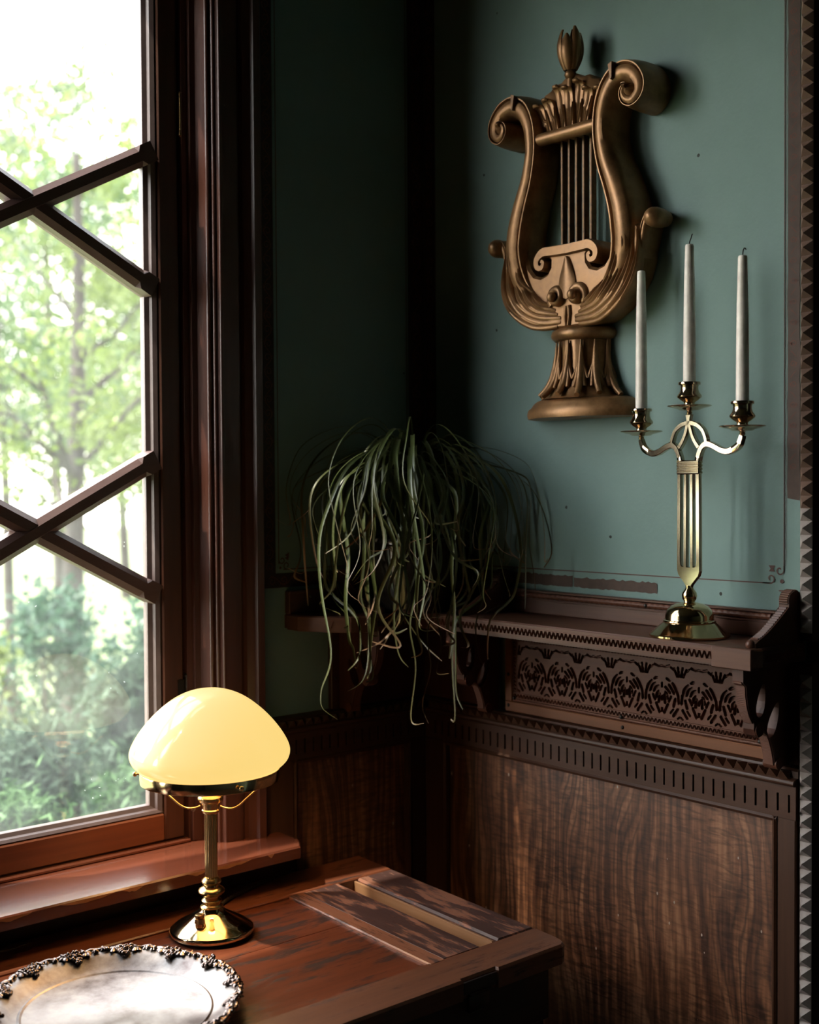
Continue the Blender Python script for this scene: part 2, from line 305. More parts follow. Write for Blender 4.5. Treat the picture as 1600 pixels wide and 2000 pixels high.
# ------------------------------------------------------------------ geometry helpers
class G:
    """collects shapes in world coordinates; build() links them as ONE mesh object"""
    def __init__(s): s.v = []; s.f = []; s.sm = []
    def add(s, vs, fs, smooth=False):
        o = len(s.v); s.v += [tuple(p) for p in vs]; s.f += [tuple(i+o for i in f) for f in fs]; s.sm += [smooth]*len(fs); return s
    def box(s, x0, x1, y0, y1, z0, z1, fn=None):
        x0, x1 = sorted((x0, x1)); y0, y1 = sorted((y0, y1)); z0, z1 = sorted((z0, z1))
        vs = [(x, y, z) for z in (z0, z1) for y in (y0, y1) for x in (x0, x1)]
        if fn: vs = [fn(*p) for p in vs]
        return s.add(vs, [(0, 2, 3, 1), (4, 5, 7, 6), (0, 1, 5, 4), (2, 6, 7, 3), (0, 4, 6, 2), (1, 3, 7, 5)])
    def bbox(s, x0, x1, y0, y1, z0, z1, b=0.003, fn=None):
        """box with chamfered edges"""
        x0, x1 = sorted((x0, x1)); y0, y1 = sorted((y0, y1)); z0, z1 = sorted((z0, z1))
        b = min(b, (x1-x0)*.45, (y1-y0)*.45, (z1-z0)*.45)
        vs = []; ix = {}
        X, Y, Z = (x0, x1), (y0, y1), (z0, z1)
        for i in (0, 1):
            for j in (0, 1):
                for k in (0, 1):
                    sx_, sy_, sz_ = (b if i == 0 else -b), (b if j == 0 else -b), (b if k == 0 else -b)
                    for a in range(3):
                        p = [X[i]+sx_, Y[j]+sy_, Z[k]+sz_]; p[a] = (X, Y, Z)[a][(i, j, k)[a]]
                        ix[(i, j, k, a)] = len(vs); vs.append(tuple(p))
        fs = []
        for a in range(3):
            o1, o2 = [q for q in range(3) if q != a]
            for e in (0, 1):
                q = []
                for (s1, s2) in ((0, 0), (1, 0), (1, 1), (0, 1)):
                    c = [0, 0, 0]; c[a] = e; c[o1] = s1; c[o2] = s2; q.append(ix[(*c, a)])
                fs.append(tuple(q))
            for s1 in (0, 1):
                for s2 in (0, 1):
                    q = []
                    for (e, w) in ((0, o1), (1, o1), (1, o2), (0, o2)):
                        c = [0, 0, 0]; c[a] = e; c[o1] = s1; c[o2] = s2; q.append(ix[(*c, w)])
                    fs.append(tuple(q))
        for i in (0, 1):
            for j in (0, 1):
                for k in (0, 1): fs.append(tuple(ix[(i, j, k, a)] for a in range(3)))
        if fn: vs = [fn(*p) for p in vs]
        return s.add(vs, fs)
    def lathe(s, prof, c, n=48, smooth=True, mod=None, a0=0.0, a1=2*PI, scale=(1, 1), fn=None, cap=True):
        """profile [(r, z)] about the vertical through c"""
        full = abs(a1-a0-2*PI) < 1e-6; m_ = n if full else n+1
        vs = []
        for (r, z) in prof:
            for i in range(m_):
                a = a0+(a1-a0)*i/n; rr = r*(mod(a, z) if mod else 1)
                p = (c[0]+rr*math.cos(a)*scale[0], c[1]+rr*math.sin(a)*scale[1], c[2]+z); vs.append(fn(*p) if fn else p)
        fs = []
        for j in range(len(prof)-1):
            for i in range(n):
                k = (i+1) % m_ if full else i+1
                fs.append((j*m_+i, j*m_+k, (j+1)*m_+k, (j+1)*m_+i))
        if cap and prof[0][0] > 1e-5: fs.append(tuple(range(m_))[::-1])
        if cap and prof[-1][0] > 1e-5: fs.append(tuple(range((len(prof)-1)*m_, len(prof)*m_)))
        return s.add(vs, fs, smooth)
    def tube(s, pts, rad, n=10, smooth=True, caps=True, flat=1.0, up=None):
        pts = [Vector(p) for p in pts]; N_ = len(pts)
        if not hasattr(rad, '__len__'): rad = [rad]*N_
        t0 = (pts[1]-pts[0]).normalized()
        nrm = Vector(up) if up is not None else (Vector((0, 0, 1)) if abs(t0.z) < 0.9 else Vector((1, 0, 0)))
        vs = []
        for i, p in enumerate(pts):
            t = (pts[min(i+1, N_-1)]-pts[max(i-1, 0)]).normalized()
            nrm = (nrm-t*nrm.dot(t)).normalized(); b = t.cross(nrm)
            for k in range(n):
                a = 2*PI*k/n; vs.append(p+(nrm*math.cos(a)*flat+b*math.sin(a))*rad[i])
        fs = [(j*n+i, j*n+(i+1) % n, (j+1)*n+(i+1) % n, (j+1)*n+i) for j in range(N_-1) for i in range(n)]
        if caps: fs += [tuple(range(n))[::-1], tuple(range((N_-1)*n, N_*n))]
        return s.add(vs, fs, smooth)
    def sphere(s, c, r, n=16, sc=(1, 1, 1)):
        vs = []; k = n//2
        for j in range(k+1):
            th = PI*j/k
            for i in range(n):
                a = 2*PI*i/n; vs.append((c[0]+r*sc[0]*math.sin(th)*math.cos(a), c[1]+r*sc[1]*math.sin(th)*math.sin(a), c[2]+r*sc[2]*math.cos(th)))
        fs = [(j*n+i, (j+1)*n+i, (j+1)*n+(i+1) % n, j*n+(i+1) % n) for j in range(k) for i in range(n)]
        return s.add(vs, fs, True)
    def prism(s, poly, fn, w0, w1, holes=(), smooth=False, bev=0.0):
        """polygon (u, v) with holes, extruded from w0 to w1; fn(u, v, w) -> world"""
        loops = [list(poly)]+[list(h) for h in holes]
        tri = geometry.tessellate_polygon([[Vector((p[0], p[1], 0)) for p in l] for l in loops])
        flat_ = [p for l in loops for p in l]; n = len(flat_)
        tops = flat_
        if bev:
            tops = []
            for l in loops:
                k = len(l); ar = sum(l[i][0]*l[(i+1) % k][1]-l[(i+1) % k][0]*l[i][1] for i in range(k))
                sg = (1 if ar > 0 else -1)*(1 if l is loops[0] else -1)
                for i in range(k):
                    a, b, c = l[i-1], l[i], l[(i+1) % k]
                    e1 = Vector((b[0]-a[0], b[1]-a[1])); e2 = Vector((c[0]-b[0], c[1]-b[1]))
                    if e1.length < 1e-9 or e2.length < 1e-9: tops.append(b); continue
                    e1.normalize(); e2.normalize(); nn = Vector((-(e1.y+e2.y), e1.x+e2.x))
                    nn = nn.normalized() if nn.length > 1e-6 else Vector((-e1.y, e1.x))
                    tops.append((b[0]+nn.x*bev*sg, b[1]+nn.y*bev*sg))
        wb_ = w1-math.copysign(bev, w1-w0) if bev else w1
        vs = [fn(p[0], p[1], w0) for p in flat_]+[fn(p[0], p[1], wb_) for p in flat_]+[fn(p[0], p[1], w1) for p in tops]
        fs = [tuple(t) for t in tri]+[tuple(i+2*n for i in reversed(t)) for t in tri]
        o = 0
        for l in loops:
            k = len(l)
            for i in range(k):
                a, b = o+i, o+(i+1) % k
                fs.append((a, b, b+n, a+n)); fs.append((a+n, b+n, b+2*n, a+2*n))
            o += k
        return s.add(vs, fs, smooth)
    def sweep(s, path, hw, ht, fn, sec, w0=0.0, smooth=True, flip=1):
        """section [(a, b)] along a planar path: a * half-width across it, w0 + b * height out of the plane"""
        N_ = len(path); n = len(sec); vs = []
        for i in range(N_):
            a, b = path[max(i-1, 0)], path[min(i+1, N_-1)]
            tx, ty = b[0]-a[0], b[1]-a[1]; l = math.hypot(tx, ty) or 1; nx, ny = -ty/l*flip, tx/l*flip
            h = hw[i] if hasattr(hw, '__len__') else hw; H = ht[i] if hasattr(ht, '__len__') else ht
            wz = w0[i] if hasattr(w0, '__len__') else w0
            for (p, q) in sec: vs.append(fn(path[i][0]+nx*p*h, path[i][1]+ny*p*h, wz+q*H))
        fs = [(j*n+i, j*n+(i+1) % n, (j+1)*n+(i+1) % n, (j+1)*n+i) for j in range(N_-1) for i in range(n)]
        fs += [tuple(range(n))[::-1], tuple(range((N_-1)*n, N_*n))]
        return s.add(vs, fs, smooth)
    def grid(s, P, smooth=True):
        """P[i][j] -> points"""
        a, b = len(P), len(P[0])
        return s.add([p for r in P for p in r], [(i*b+j, (i+1)*b+j, (i+1)*b+j+1, i*b+j+1) for i in range(a-1) for j in range(b-1)], smooth)
    def build(s, name, m_, parent=None, kind=None, label=None, cat=None, group=None, angle=None):
        me = bpy.data.meshes.new(name)
        o = bpy.data.objects.new(name, me); COL.objects.link(o)
        off = Vector((0, 0, 0))
        if parent is not None:
            q = parent
            while q is not None: off += q.location; q = q.parent
            o.parent = parent
        vs = s.v
        if parent is None and kind is None and vs:                     # a one-mesh thing: origin at its base
            a = np.array(vs); c = (a.min(0)+a.max(0))/2; c[2] = a[:, 2].min(); off = Vector(c); o.location = off
        me.from_pydata([(p[0]-off[0], p[1]-off[1], p[2]-off[2]) for p in vs], [], s.f)
        me.polygons.foreach_set('use_smooth', s.sm)
        import bmesh
        bm = bmesh.new(); bm.from_mesh(me); bmesh.ops.recalc_face_normals(bm, faces=bm.faces); bm.to_mesh(me); bm.free()
        if any(s.sm):
            try: me.set_sharp_from_angle(angle=math.radians(angle or 50))
            except Exception: pass
        me.materials.append(M[m_] if isinstance(m_, str) else m_)
        if kind: o['kind'] = kind
        if label: o['label'] = label
        if cat: o['category'] = cat
        if group: o['group'] = group
        return o
def thing(name, label, cat, loc, group=None, kind=None):
    o = bpy.data.objects.new(name, None); COL.objects.link(o); o.location = loc; o.empty_display_size = 0.05
    if kind: o['kind'] = kind
    else: o['label'] = label; o['category'] = cat
    if group: o['group'] = group
    return o
def catmull(pts, k=8):
    pts = [tuple(p) for p in pts]; out = []; n = len(pts); D = len(pts[0])
    for i in range(n-1):
        p0, p1, p2, p3 = pts[max(i-1, 0)], pts[i], pts[i+1], pts[min(i+2, n-1)]
        for j in range(k):
            t = j/k
            out.append(tuple(0.5*(2*p1[d]+(p2[d]-p0[d])*t+(2*p0[d]-5*p1[d]+4*p2[d]-p3[d])*t*t+(3*p1[d]-p0[d]-3*p2[d]+p3[d])*t**3) for d in range(D)))
    out.append(pts[-1]); return out
def lerp(a, b, t): return a+(b-a)*t
DOME = [(math.cos(a), math.sin(a)) for a in [PI*i/8 for i in range(9)]]      # half-round section
RX = lambda u, v, w: (-w, -u, v)        # right wall: u runs towards the camera, v up, w out of the wall
LX = lambda u, v, w: (u, -w, v)         # left wall: u = x, v up, w out of the wall

# ------------------------------------------------------------------ room shell
H = 3.0; XW, YS = -4.2, -4.4
YEND = -1.018                                       # where the right wall stops at the doorway
WX = [(-1.268, -0.632), (-1.99, -1.354), (-2.712, -2.076)]      # three casements
ZB, ZT = 0.790, 2.86
g = G(); g.box(XW, 0.15, YS, 0.15, -0.1, 0.0); g.build('floor', 'floor', kind='structure')
g = G(); g.box(XW, 0.15, YS, 0.15, H, H+0.1); g.build('ceiling', 'ceil', kind='structure')
g = G()
g.box(XW-.15, 0.15, 0, 0.14, -0.1, ZB); g.box(XW-.15, 0.15, 0, 0.14, ZT, H)
g.box(XW-.15, -2.85, 0, 0.14, ZB, ZT); g.box(-.50, 0.15, 0, 0.14, ZB, ZT)
g.build('wall_left', 'teal', kind='structure')
g = G(); g.box(0, 0.15, YEND, 0, -0.1, H); g.box(0, 0.15, YS, -2.0, -0.1, H); g.build('wall_right', 'teal', kind='structure')
g = G(); g.box(0.15, 1.6, -2.15, -2.0, -0.1, H); g.box(0.15, 1.6, -0.16, -0.01, -0.1, H); g.box(1.5, 1.6, -2.0, -0.16, -0.1, H)
g.box(0.15, 1.6, -2.15, -0.01, H, H+.1); g.box(0.15, 1.6, -2.15, -0.01, -0.2, -0.1); g.build('wall_hall', 'hall', kind='structure')
g = G(); g.box(XW-.15, XW, YS, 0, -0.1, H)
g.build('wall_west', 'roomwall', kind='structure')
g = G(); g.box(XW-.15, 0.15, YS-.15, YS, -0.1, H); g.build('wall_back', 'roomwall', kind='structure')

# ------------------------------------------------------------------ casement windows
def bar_between(g, p0, p1, hw, y0, y1, stop=0.035):
    """glazing bar in a plane of constant y, square at its ends and chamfered between"""
    ax, az = p1[0]-p0[0], p1[1]-p0[1]; L_ = math.hypot(ax, az); tx, tz = ax/L_, az/L_; nx, nz = -tz, tx
    ch = 0.011
    secs = []
    for s_, c in ((0, 0), (stop*0.75, 0), (stop, 1), (L_-stop, 1), (L_-stop*0.75, 0), (L_, 0)):
        c *= ch; secs.append((s_, [(-hw, y1), (-hw, y0+c), (-hw+c, y0), (hw-c, y0), (hw, y0+c), (hw, y1)]))
    vs = []; n = 6
    for s_, se in secs:
        for (q, y) in se: vs.append((p0[0]+tx*s_+nx*q, y, p0[1]+tz*s_+nz*q))
    fs = [(j*n+i, j*n+(i+1) % n, (j+1)*n+(i+1) % n, (j+1)*n+i) for j in range(len(secs)-1) for i in range(n)]
    fs += [tuple(range(n)), tuple(range((len(secs)-1)*n, len(secs)*n))]
    g.add(vs, fs)
def casement(idx, x0, x1):
    w = thing('window_%d' % idx, None, None, ((x0+x1)/2, 0.07, ZB), kind='structure')
    xl, xr = x0, x1                                 # stile outer edges
    gl, gr = x0+0.073, x1-0.073                     # glass edges
    zb, zt = 0.886, ZT-0.075
    g = G()
    for a, b in ((xl+.003, xl+0.05), (xr-0.05, xr-.003)): g.bbox(a, b, 0.05, 0.098, 0.812, ZT-.01, 0.003)
    g.build('stile', 'sash', w)
    g = G(); g.bbox(xl+0.05, xr-0.05, 0.051, 0.098, 0.812, 0.869, 0.003); g.bbox(xl+0.05, xr-0.05, 0.051, 0.098, ZT-.06, ZT-.01, 0.003)
    g.build('rail', 'sash_rail', w)
    g = G()                                         # moulded glazing edge around the pane
    for a, b in ((xl+0.05, gl), (xr-0.05, gr)):
        sg = 1 if b > a else -1
        pr = [(a, 0.058), (a+sg*0.004, 0.055), (a+sg*.012, 0.060), (a+sg*.014, 0.068), (b, 0.073), (b, 0.09), (a, 0.09)]
        vs = [(x, y, z) for z in (0.869, ZT-.06) for (x, y) in pr]; n = len(pr)
        g.add(vs, [(i, (i+1) % n, n+(i+1) % n, n+i) for i in range(n)]+[tuple(range(n)), tuple(range(n, 2*n))])
    for a, b in ((0.869, zb), (ZT-.06, zt)):
        sg = 1 if b > a else -1
        pr = [(a, 0.058), (a+sg*0.003, 0.055), (a+sg*.008, 0.060), (a+sg*.010, 0.068), (b, 0.073), (b, 0.09), (a, 0.09)]
        vs = [(x, y, z) for x in (xl+0.05, xr-0.05) for (z, y) in pr]; n = len(pr)
        g.add(vs, [(i, (i+1) % n, n+(i+1) % n, n+i) for i in range(n)]+[tuple(range(n)), tuple(range(n, 2*n))])
    g.build('glazing_edge', 'putty', w)
    xc = (gl+gr)/2
    for zc in (1.4642, 2.094, 2.724):
        for sg in (1, -1):
            h = 0.1235*(xr-0.05-xc)/0.245+0.004
            g = G(); y0 = 0.044 if sg > 0 else 0.0455
            bar_between(g, (gl-.012, zc-sg*h), (gr+.012, zc+sg*h), 0.0205, y0, 0.088)
            g.build('muntin', 'muntin', w)
    g = G(); g.box(gl-.008, gr+.008, 0.0772, 0.0792, zb-.008, zt+.008); g.build('pane', 'glass', w)
    for zc, m_ in ((1.110, 'iron'), (2.318, 'brassdull')):
        g = G(); g.tube([(xr+.002, 0.046, zc-.040), (xr+.002, 0.046, zc+.040)], 0.0045, 10)
        for e in (-.042, .042): g.sphere((xr+.002, 0.046, zc+e), 0.0058, 10)
        e = .019 if m_ == 'iron' else .005; g.box(xr+.002-e, xr+.002+e, 0.0475, 0.0505, zc-.034, zc+.034); g.build('hinge', m_, w)
    return w
for i, (a, b) in enumerate(WX): casement(i+1, a, b)

# moulded casing at the right of the window, full height
def arc2(cx, cy, r, a0, a1, n=7): return [(cx+r*math.cos(math.radians(a0+(a1-a0)*i/n)), cy+r*math.sin(math.radians(a0+(a1-a0)*i/n))) for i in range(n+1)]
prof = [(-.632, .10), (-.632, .040), (-.6185, .040), (-.6175, .031), (-.606, .029), (-.603, .012), (-.6025, -.001)]
prof += arc2(-.5975, -.003, .0052, 170, 330)+arc2(-.588, -.0115, .0042, 165, 300)+[(-.583, -.019)]+arc2(-.579, -.0215, .003, 170, 300)
prof += [(-.574, -.0245), (-.540, -.0265), (-.536, -.0195), (-.5315, -.0195), (-.5285, -.030), (-.514, -.037), (-.511, -.0455), (-.495, -.0465), (-.4915, -.042), (-.4905, 0.0), (-.4905, .02)]
t = thing('trim_1', None, None, (-0.56, 0, 0.8), kind='structure')
def extr_z(prof, z0, z1):
    n = len(prof); vs = [(x, y, z) for z in (z0, z1) for (x, y) in prof]
    return vs, [(i, (i+1) % n, n+(i+1) % n, n+i) for i in range(n)]+[tuple(range(n)), tuple(range(n, 2*n))]
g = G(); g.add(*extr_z(prof, 0.8047, H-.002), smooth=True); g.build('casing_moulding', 'casing', t, angle=28)
g = G(); g.bbox(-.648, -.615, .0985, .139, .80, H-.14, .001); g.build('gap_light_block', 'casing', t)  # added strip, blocks daylight leaking between stile and casing
g = G(); g.prism([(-.628, .806), (-.600, .806), (-.600, .852), (-.607, .868), (-.620, .874), (-.628, .868)], lambda u, v, w: (u, .04-w, v), 0.0, 0.011, bev=0.002)
g.build('foot_block', 'casing', t)
g = G()                                             # mullions and top trim of the other casements
for a, b in ((WX[1][1], WX[0][0]), (WX[2][1], WX[1][0])): g.bbox(a-.0, b+.0, -.03, .10, 0.8047, ZT, .008)
g.bbox(WX[2][0]-.14, WX[2][0], -.04, .10, 0.8047, H-.002, .008); g.bbox(WX[2][0]-.14, -.49, -.036, .10, ZT, H-.002, .008)
g.build('mullion', 'casing', t)

# window sill
t = thing('trim_2', None, None, (-1.6, -0.07, 0.76), kind='structure')
zs = 0.8047
g = G(); poly = [(-3.0, .10), (-.6, .10), (-.6, .012), (-.4507, .012), (-.4527, -.108), (-.479, -.1465), (-3.0, -.1465)]
g.prism(poly, lambda u, v, w: (u, v, w), 0.7798, zs, bev=0.0035); g.build('sill_board', 'sill', t)
g = G(); g.bbox(-2.72, -.632, 0.030, 0.049, zs, zs+.0075, .002); g.build('sill_fillet', 'sill', t)
g = G(); g.bbox(-2.72, -.632, .064, .139, .785, .8128, .001); g.build('sill_light_block', 'apron', t)  # added strip, stops outdoor light coming through under the sash rail
g = G(); cr = random.Random(5)
for xa, xb in ((-1.005, -.90), (-.885, -.84), (-.745, -.70), (-.56, -.545), (-1.13, -1.06), (-.705, -.60)):
    n = 9; up_ = []; dn_ = []
    for i in range(n+1):
        x = lerp(xa, xb, i/n); e = math.sin(PI*i/n)
        up_.append((x, -.1469+.0, zs-.0030+e*.0006-cr.random()*.0004)); dn_.append((x, -.1469-.0002, zs-.0035-e*(.0045+cr.random()*.003)))
    vs = up_+dn_; g.add(vs, [(i, i+1, n+2+i, n+1+i) for i in range(n)])
g.build('bare_chip', 'chip', t)
g = G(); g.bbox(-3.0, -.47, -.034, 0.0, 0.60, 0.7798, .003); g.build('apron_board', 'apron', t)

# ------------------------------------------------------------------ panelled dado with dog-tooth rail
PITCH = 0.02292
def pyramid(g, fn, uc, vc, hu, hv, h):
    g.add([fn(uc-hu, vc-hv, 0), fn(uc+hu, vc-hv, 0), fn(uc+hu, vc+hv, 0), fn(uc-hu, vc+hv, 0), fn(uc, vc, h)], [(0, 1, 4), (1, 2, 4), (2, 3, 4), (3, 0, 4), (0, 3, 2, 1)])
def dado(idx, fn, u0, u1, stiles, matn, tooth0, panels):
    t = thing('trim_%d' % idx, None, None, fn((u0+u1)/2, 0.0, 0.0), kind='structure')
    ub = lambda g, a, b, v0, v1, w0, w1, bv=.002: g.bbox(a, b, v0, v1, w0, w1, bv, fn=lambda u, v, w: fn(u, v, w))
    g = G()                                         # frieze with cut slots
    v0, v1, s0, s1 = 0.953, 1.013, 0.9638, 0.9962; W0 = 0.030; n = int((u1-u0-0.03)/PITCH); hw = 0.0022
    start = tooth0; cuts = [start+i*PITCH for i in range(200)]; cuts = [c for c in cuts if min(u0, u1)+.012 < c < max(u0, u1)-.008]
    a, b = min(u0, u1), max(u0, u1)
    g.add([fn(a, v0, W0), fn(b, v0, W0), fn(b, s0, W0), fn(a, s0, W0)], [(0, 1, 2, 3)]); g.add([fn(a, s1, W0), fn(b, s1, W0), fn(b, v1, W0), fn(a, v1, W0)], [(0, 1, 2, 3)])
    ed = [a]+[e for c in cuts for e in (c-hw, c+hw)]+[b]
    for i in range(0, len(ed), 2): g.add([fn(ed[i], s0, W0), fn(ed[i+1], s0, W0), fn(ed[i+1], s1, W0), fn(ed[i], s1, W0)], [(0, 1, 2, 3)])
    for c in cuts:
        p = [fn(c+q*hw, s, w) for w in (W0, W0-.011) for s in (s0, s1) for q in (-1, 1)]
        g.add(p, [(0, 1, 5, 4), (2, 6, 7, 3), (0, 4, 6, 2), (1, 3, 7, 5), (4, 5, 7, 6)])
    g.add([fn(a, v0, 0), fn(b, v0, 0), fn(b, v0, W0), fn(a, v0, W0)], [(0, 1, 2, 3)]); g.add([fn(a, v1, 0), fn(b, v1, 0), fn(b, v1, W0), fn(a, v1, W0)], [(0, 1, 2, 3)])
    g.add([fn(b, v0, 0), fn(b, v1, 0), fn(b, v1, W0), fn(b, v0, W0)], [(0, 1, 2, 3)])
    o = g.build('slotted_frieze', matn, t)
    g = G()                                         # cap ledge and bead
    g.prism([(0, 1.024), (.022, 1.024), (.022, 1.0375), (.019, 1.0425), (.0, 1.0466)], lambda u, v, w: fn(w, v, u), a, b)
    g.prism([(0, 1.0125), (.030, 1.0125)]+[(.0325+.0062*math.cos(q), 1.0185+.0062*math.sin(q)) for q in [math.radians(-80+20*i) for i in range(10)]]+[(.026, 1.026), (0, 1.026)], lambda u, v, w: fn(w, v, u), a, b)
    g.build('cap_rail', matn, t)
    g = G()                                         # dog-tooth row on the slope between ledge and bead
    q = tooth0-PITCH*.5
    c45, s45 = math.cos(math.radians(52)), math.sin(math.radians(52))
    def tf(u, v, w): return fn(u, 1.031+v*s45+w*c45, .0265-v*c45+w*s45)
    while q < b-.008:
        if q > a+.008: pyramid(g, tf, q, 0.0, PITCH*.5, .0095, .0145)
        q += PITCH
    g.build('dogtooth_row', matn, t)
    g = G()                                         # frame stiles and bottom rail
    for (p, r) in stiles: ub(g, p, r, 0.10, 0.953, 0.0, 0.030)
    for (p, r) in panels: ub(g, p-.005, r+.005, 0.10, 0.22, 0.0, 0.030)
    g.build('frame', 'dadoz', t)
    for (p, r) in panels:
        g = G(); ub(g, p-.006, r+.006, 0.20, 0.953, 0.004, 0.0185); g.build('panel', 'walnut', t)
        g = G(); bd = [(.0, .0), (.0, .012), (.004, .0155), (.009, .013), (.0105, .005), (.0105, .0)]
        for (ss, base) in ((-1, 0.953),):
            g.prism([(base+ss*x, .0185+w) for (x, w) in bd], lambda x, w, u: fn(u, x, w), p, r)
        for (ss, base) in ((1, p), (-1, r)):
            g.prism([(base+ss*x, .0185+w) for (x, w) in bd], lambda x, w, v: fn(x, v, w), 0.22, 0.953)
        g.build('panel_bead', matn, t)
    g = G(); ub(g, a, b, 0.0, 0.12, 0.0, 0.038, .004); g.build('skirting', matn, t)
    return t
dado(3, RX, 0.0, 1.0175, [(0.0, 0.092), (0.980, 1.0175)], 'dado', 0.0645, [(0.092, 0.980)])
dado(4, LX, -0.4885, -0.030, [(-0.4885, -0.4115), (-0.078, -0.030)], 'dadox', -0.4964+.0002, [(-0.4115, -0.078)])

# door jamb at the end of the right wall, edged with a dog-tooth strip
t = thing('trim_5', None, None, (0.08, YEND-.01, 0.0), kind='structure')
JX, JW = -.020, .0246
g = G(); g.bbox(JX, 0.154, YEND-JW-.001, YEND-.0003, 0.0, 1.2325, .001); g.bbox(JX, 0.154, YEND-JW-.001, YEND-.0003, 1.2705, H, .001); g.bbox(.001, 0.154, YEND-JW-.001, YEND-.0003, 1.23, 1.272, .0005); g.build('jamb_board', 'jamb', t)
for (za, zb_, m_) in ((0.312, 1.515, 'teethlit'), (1.515, 2.95, 'teeth')):
    g = G(); z = za
    while z < zb_-.01:
        if not 1.218 < z < 1.286: pyramid(g, lambda u, v, w: (JX-w, YEND-.0008-u, v), JW/2, z, JW/2-.0004, 0.01225, 0.0135)
        z += 0.02465
    g.build('dogtooth_row', m_, t)

# ------------------------------------------------------------------ painted borders
def ribbon(g, pts, w, fn, d=0.0012):
    N_ = len(pts); vs = []
    for i in range(N_):
        a, b = pts[max(i-1, 0)], pts[min(i+1, N_-1)]; tx, ty = b[0]-a[0], b[1]-a[1]; l = math.hypot(tx, ty) or 1
        h = (w[i] if hasattr(w, '__len__') else w)/2
        vs += [fn(pts[i][0]-ty/l*h, pts[i][1]+tx/l*h, d), fn(pts[i][0]+ty/l*h, pts[i][1]-tx/l*h, d)]
    g.add(vs, [(2*i, 2*i+1, 2*i+3, 2*i+2) for i in range(N_-1)])
def spiral(cx, cy, r0, r1, a0, turns, n=20):
    return [(cx+lerp(r0, r1, i/n)*math.cos(a0+turns*2*PI*i/n), cy+lerp(r0, r1, i/n)*math.sin(a0+turns*2*PI*i/n)) for i in range(n+1)]
def scrollwork(g, fn, p0, p1, wd, step=0.030):
    """vine scroll along a strip"""
    L_ = math.hypot(p1[0]-p0[0], p1[1]-p0[1]); tx, ty = (p1[0]-p0[0])/L_, (p1[1]-p0[1])/L_; n = max(1, int(L_/step)); st = L_/n
    f2 = lambda s_, q: (p0[0]+tx*s_-ty*q, p0[1]+ty*s_+tx*q)
    for i in range(n):
        s_ = (i+.5)*st; sg = 1 if i % 2 else -1
        ribbon(g, [f2(s_+x, sg*y) for (x, y) in spiral(0, 0.001, wd*.36, wd*.10, -PI*.8, 1.25, 14)], 0.0018, fn)
        ribbon(g, [f2(s_+st*.5+x, sg*y) for (x, y) in [(-wd*.32, -wd*.30), (0, -wd*.05), (wd*.32, wd*.30)]], 0.0018, fn)
        ribbon(g, [f2(s_+x, y) for (x, y) in [(-wd*.1, -wd*.38*sg), (wd*.02, -wd*.28*sg), (wd*.16, -wd*.40*sg)]], 0.0024, fn)
ZH0, ZH1 = 1.3265, 1.3575
def flat(g, fn, u0, u1, v0, v1, w=0.0007): g.box(u0, u1, v0, v1, 0.0, w, fn=fn)
t = thing('trim_6', None, None, (-0.24, 0, 1.34), kind='structure')
g = G(); flat(g, LX, -.4895, -.4345, ZH1, H-.01); flat(g, LX, -.4895, -.002, ZH0, ZH1); flat(g, LX, -.052, -.001, ZH1, H-.01); g.build('border_strip', 'border', t)
g = G(); scrollwork(g, LX, (-.450, ZH1), (-.450, H-.05), .028); scrollwork(g, LX, (-.46, (ZH0+ZH1)/2), (-.03, (ZH0+ZH1)/2), .028); scrollwork(g, LX, (-.026, ZH1+.02), (-.026, H-.05), .036, .044)
g.build('border_scroll', 'scroll', t)
g = G()
for u in (-.4265, -.0585): ribbon(g, [(u, ZH1+.02), (u, H-.02)], .0022, LX)
ribbon(g, [(-.415, 1.3655), (-.06, 1.3655)], .0022, LX)
def corner_curls(g, fn, cu, cv, s=1):
    ribbon(g, spiral(cu+s*.0205, cv+.0085, .0085, .0030, -PI/2, (-.95 if s > 0 else .95)), .0024, fn)
    ribbon(g, spiral(cu+s*.0085, cv+.0205, .0085, .0030, PI if s > 0 else 0, (.95 if s > 0 else -.95)), .0024, fn)
    ribbon(g, [(cu+s*.020, cv+.022), (cu+s*.0245, cv+.028), (cu+s*.0215, cv+.034)], [.011, .004, .013], fn)
    a = [(cu+s*.004+.003*math.cos(q), cv+.004+.003*math.sin(q)) for q in [2*PI*i/10 for i in range(10)]]
    g.add([fn(p[0], p[1], .0012) for p in a], [tuple(range(10))])
corner_curls(g, LX, -.4265, 1.3655); g.build('border_line', 'stencil', t)
t = thing('trim_7', None, None, (0, -0.5, 1.34), kind='structure')
g = G(); flat(g, RX, .001, .0395, ZH0, H-.01); flat(g, RX, .0395, .30, ZH0, ZH1-.003); g.build('border_strip', 'border', t)
g = G(); scrollwork(g, RX, (.020, ZH1+.02), (.020, H-.05), .030, .044); g.build('border_scroll', 'scroll', t)
g = G()                                             # worn paper strips: torn edges
rr = random.Random(3)
def torn(g, fn, u0, u1, v0, v1, n, amp):
    up_ = [(lerp(u0, u1, i/n), v1-rr.random()*amp) for i in range(n+1)]; dn_ = [(lerp(u0, u1, i/n), v0+rr.random()*amp*.6) for i in range(n+1)]
    vs = [fn(*p, .0009) for p in up_]+[fn(*p, .0009) for p in dn_]; g.add(vs, [(i, i+1, n+2+i, n+1+i) for i in range(n)])
torn(g, RX, .30, .468, 1.3295, 1.356, 24, .0035); torn(g, RX, .471, .690, 1.3300, 1.3545, 30, .004)
up_ = 60; L_ = [(0.9805+rr.random()*.0015, lerp(1.522, H-.02, i/up_)) for i in range(up_+1)]; R_ = [(1.0070-rr.random()*.0022, lerp(1.518, H-.02, i/up_)) for i in range(up_+1)]
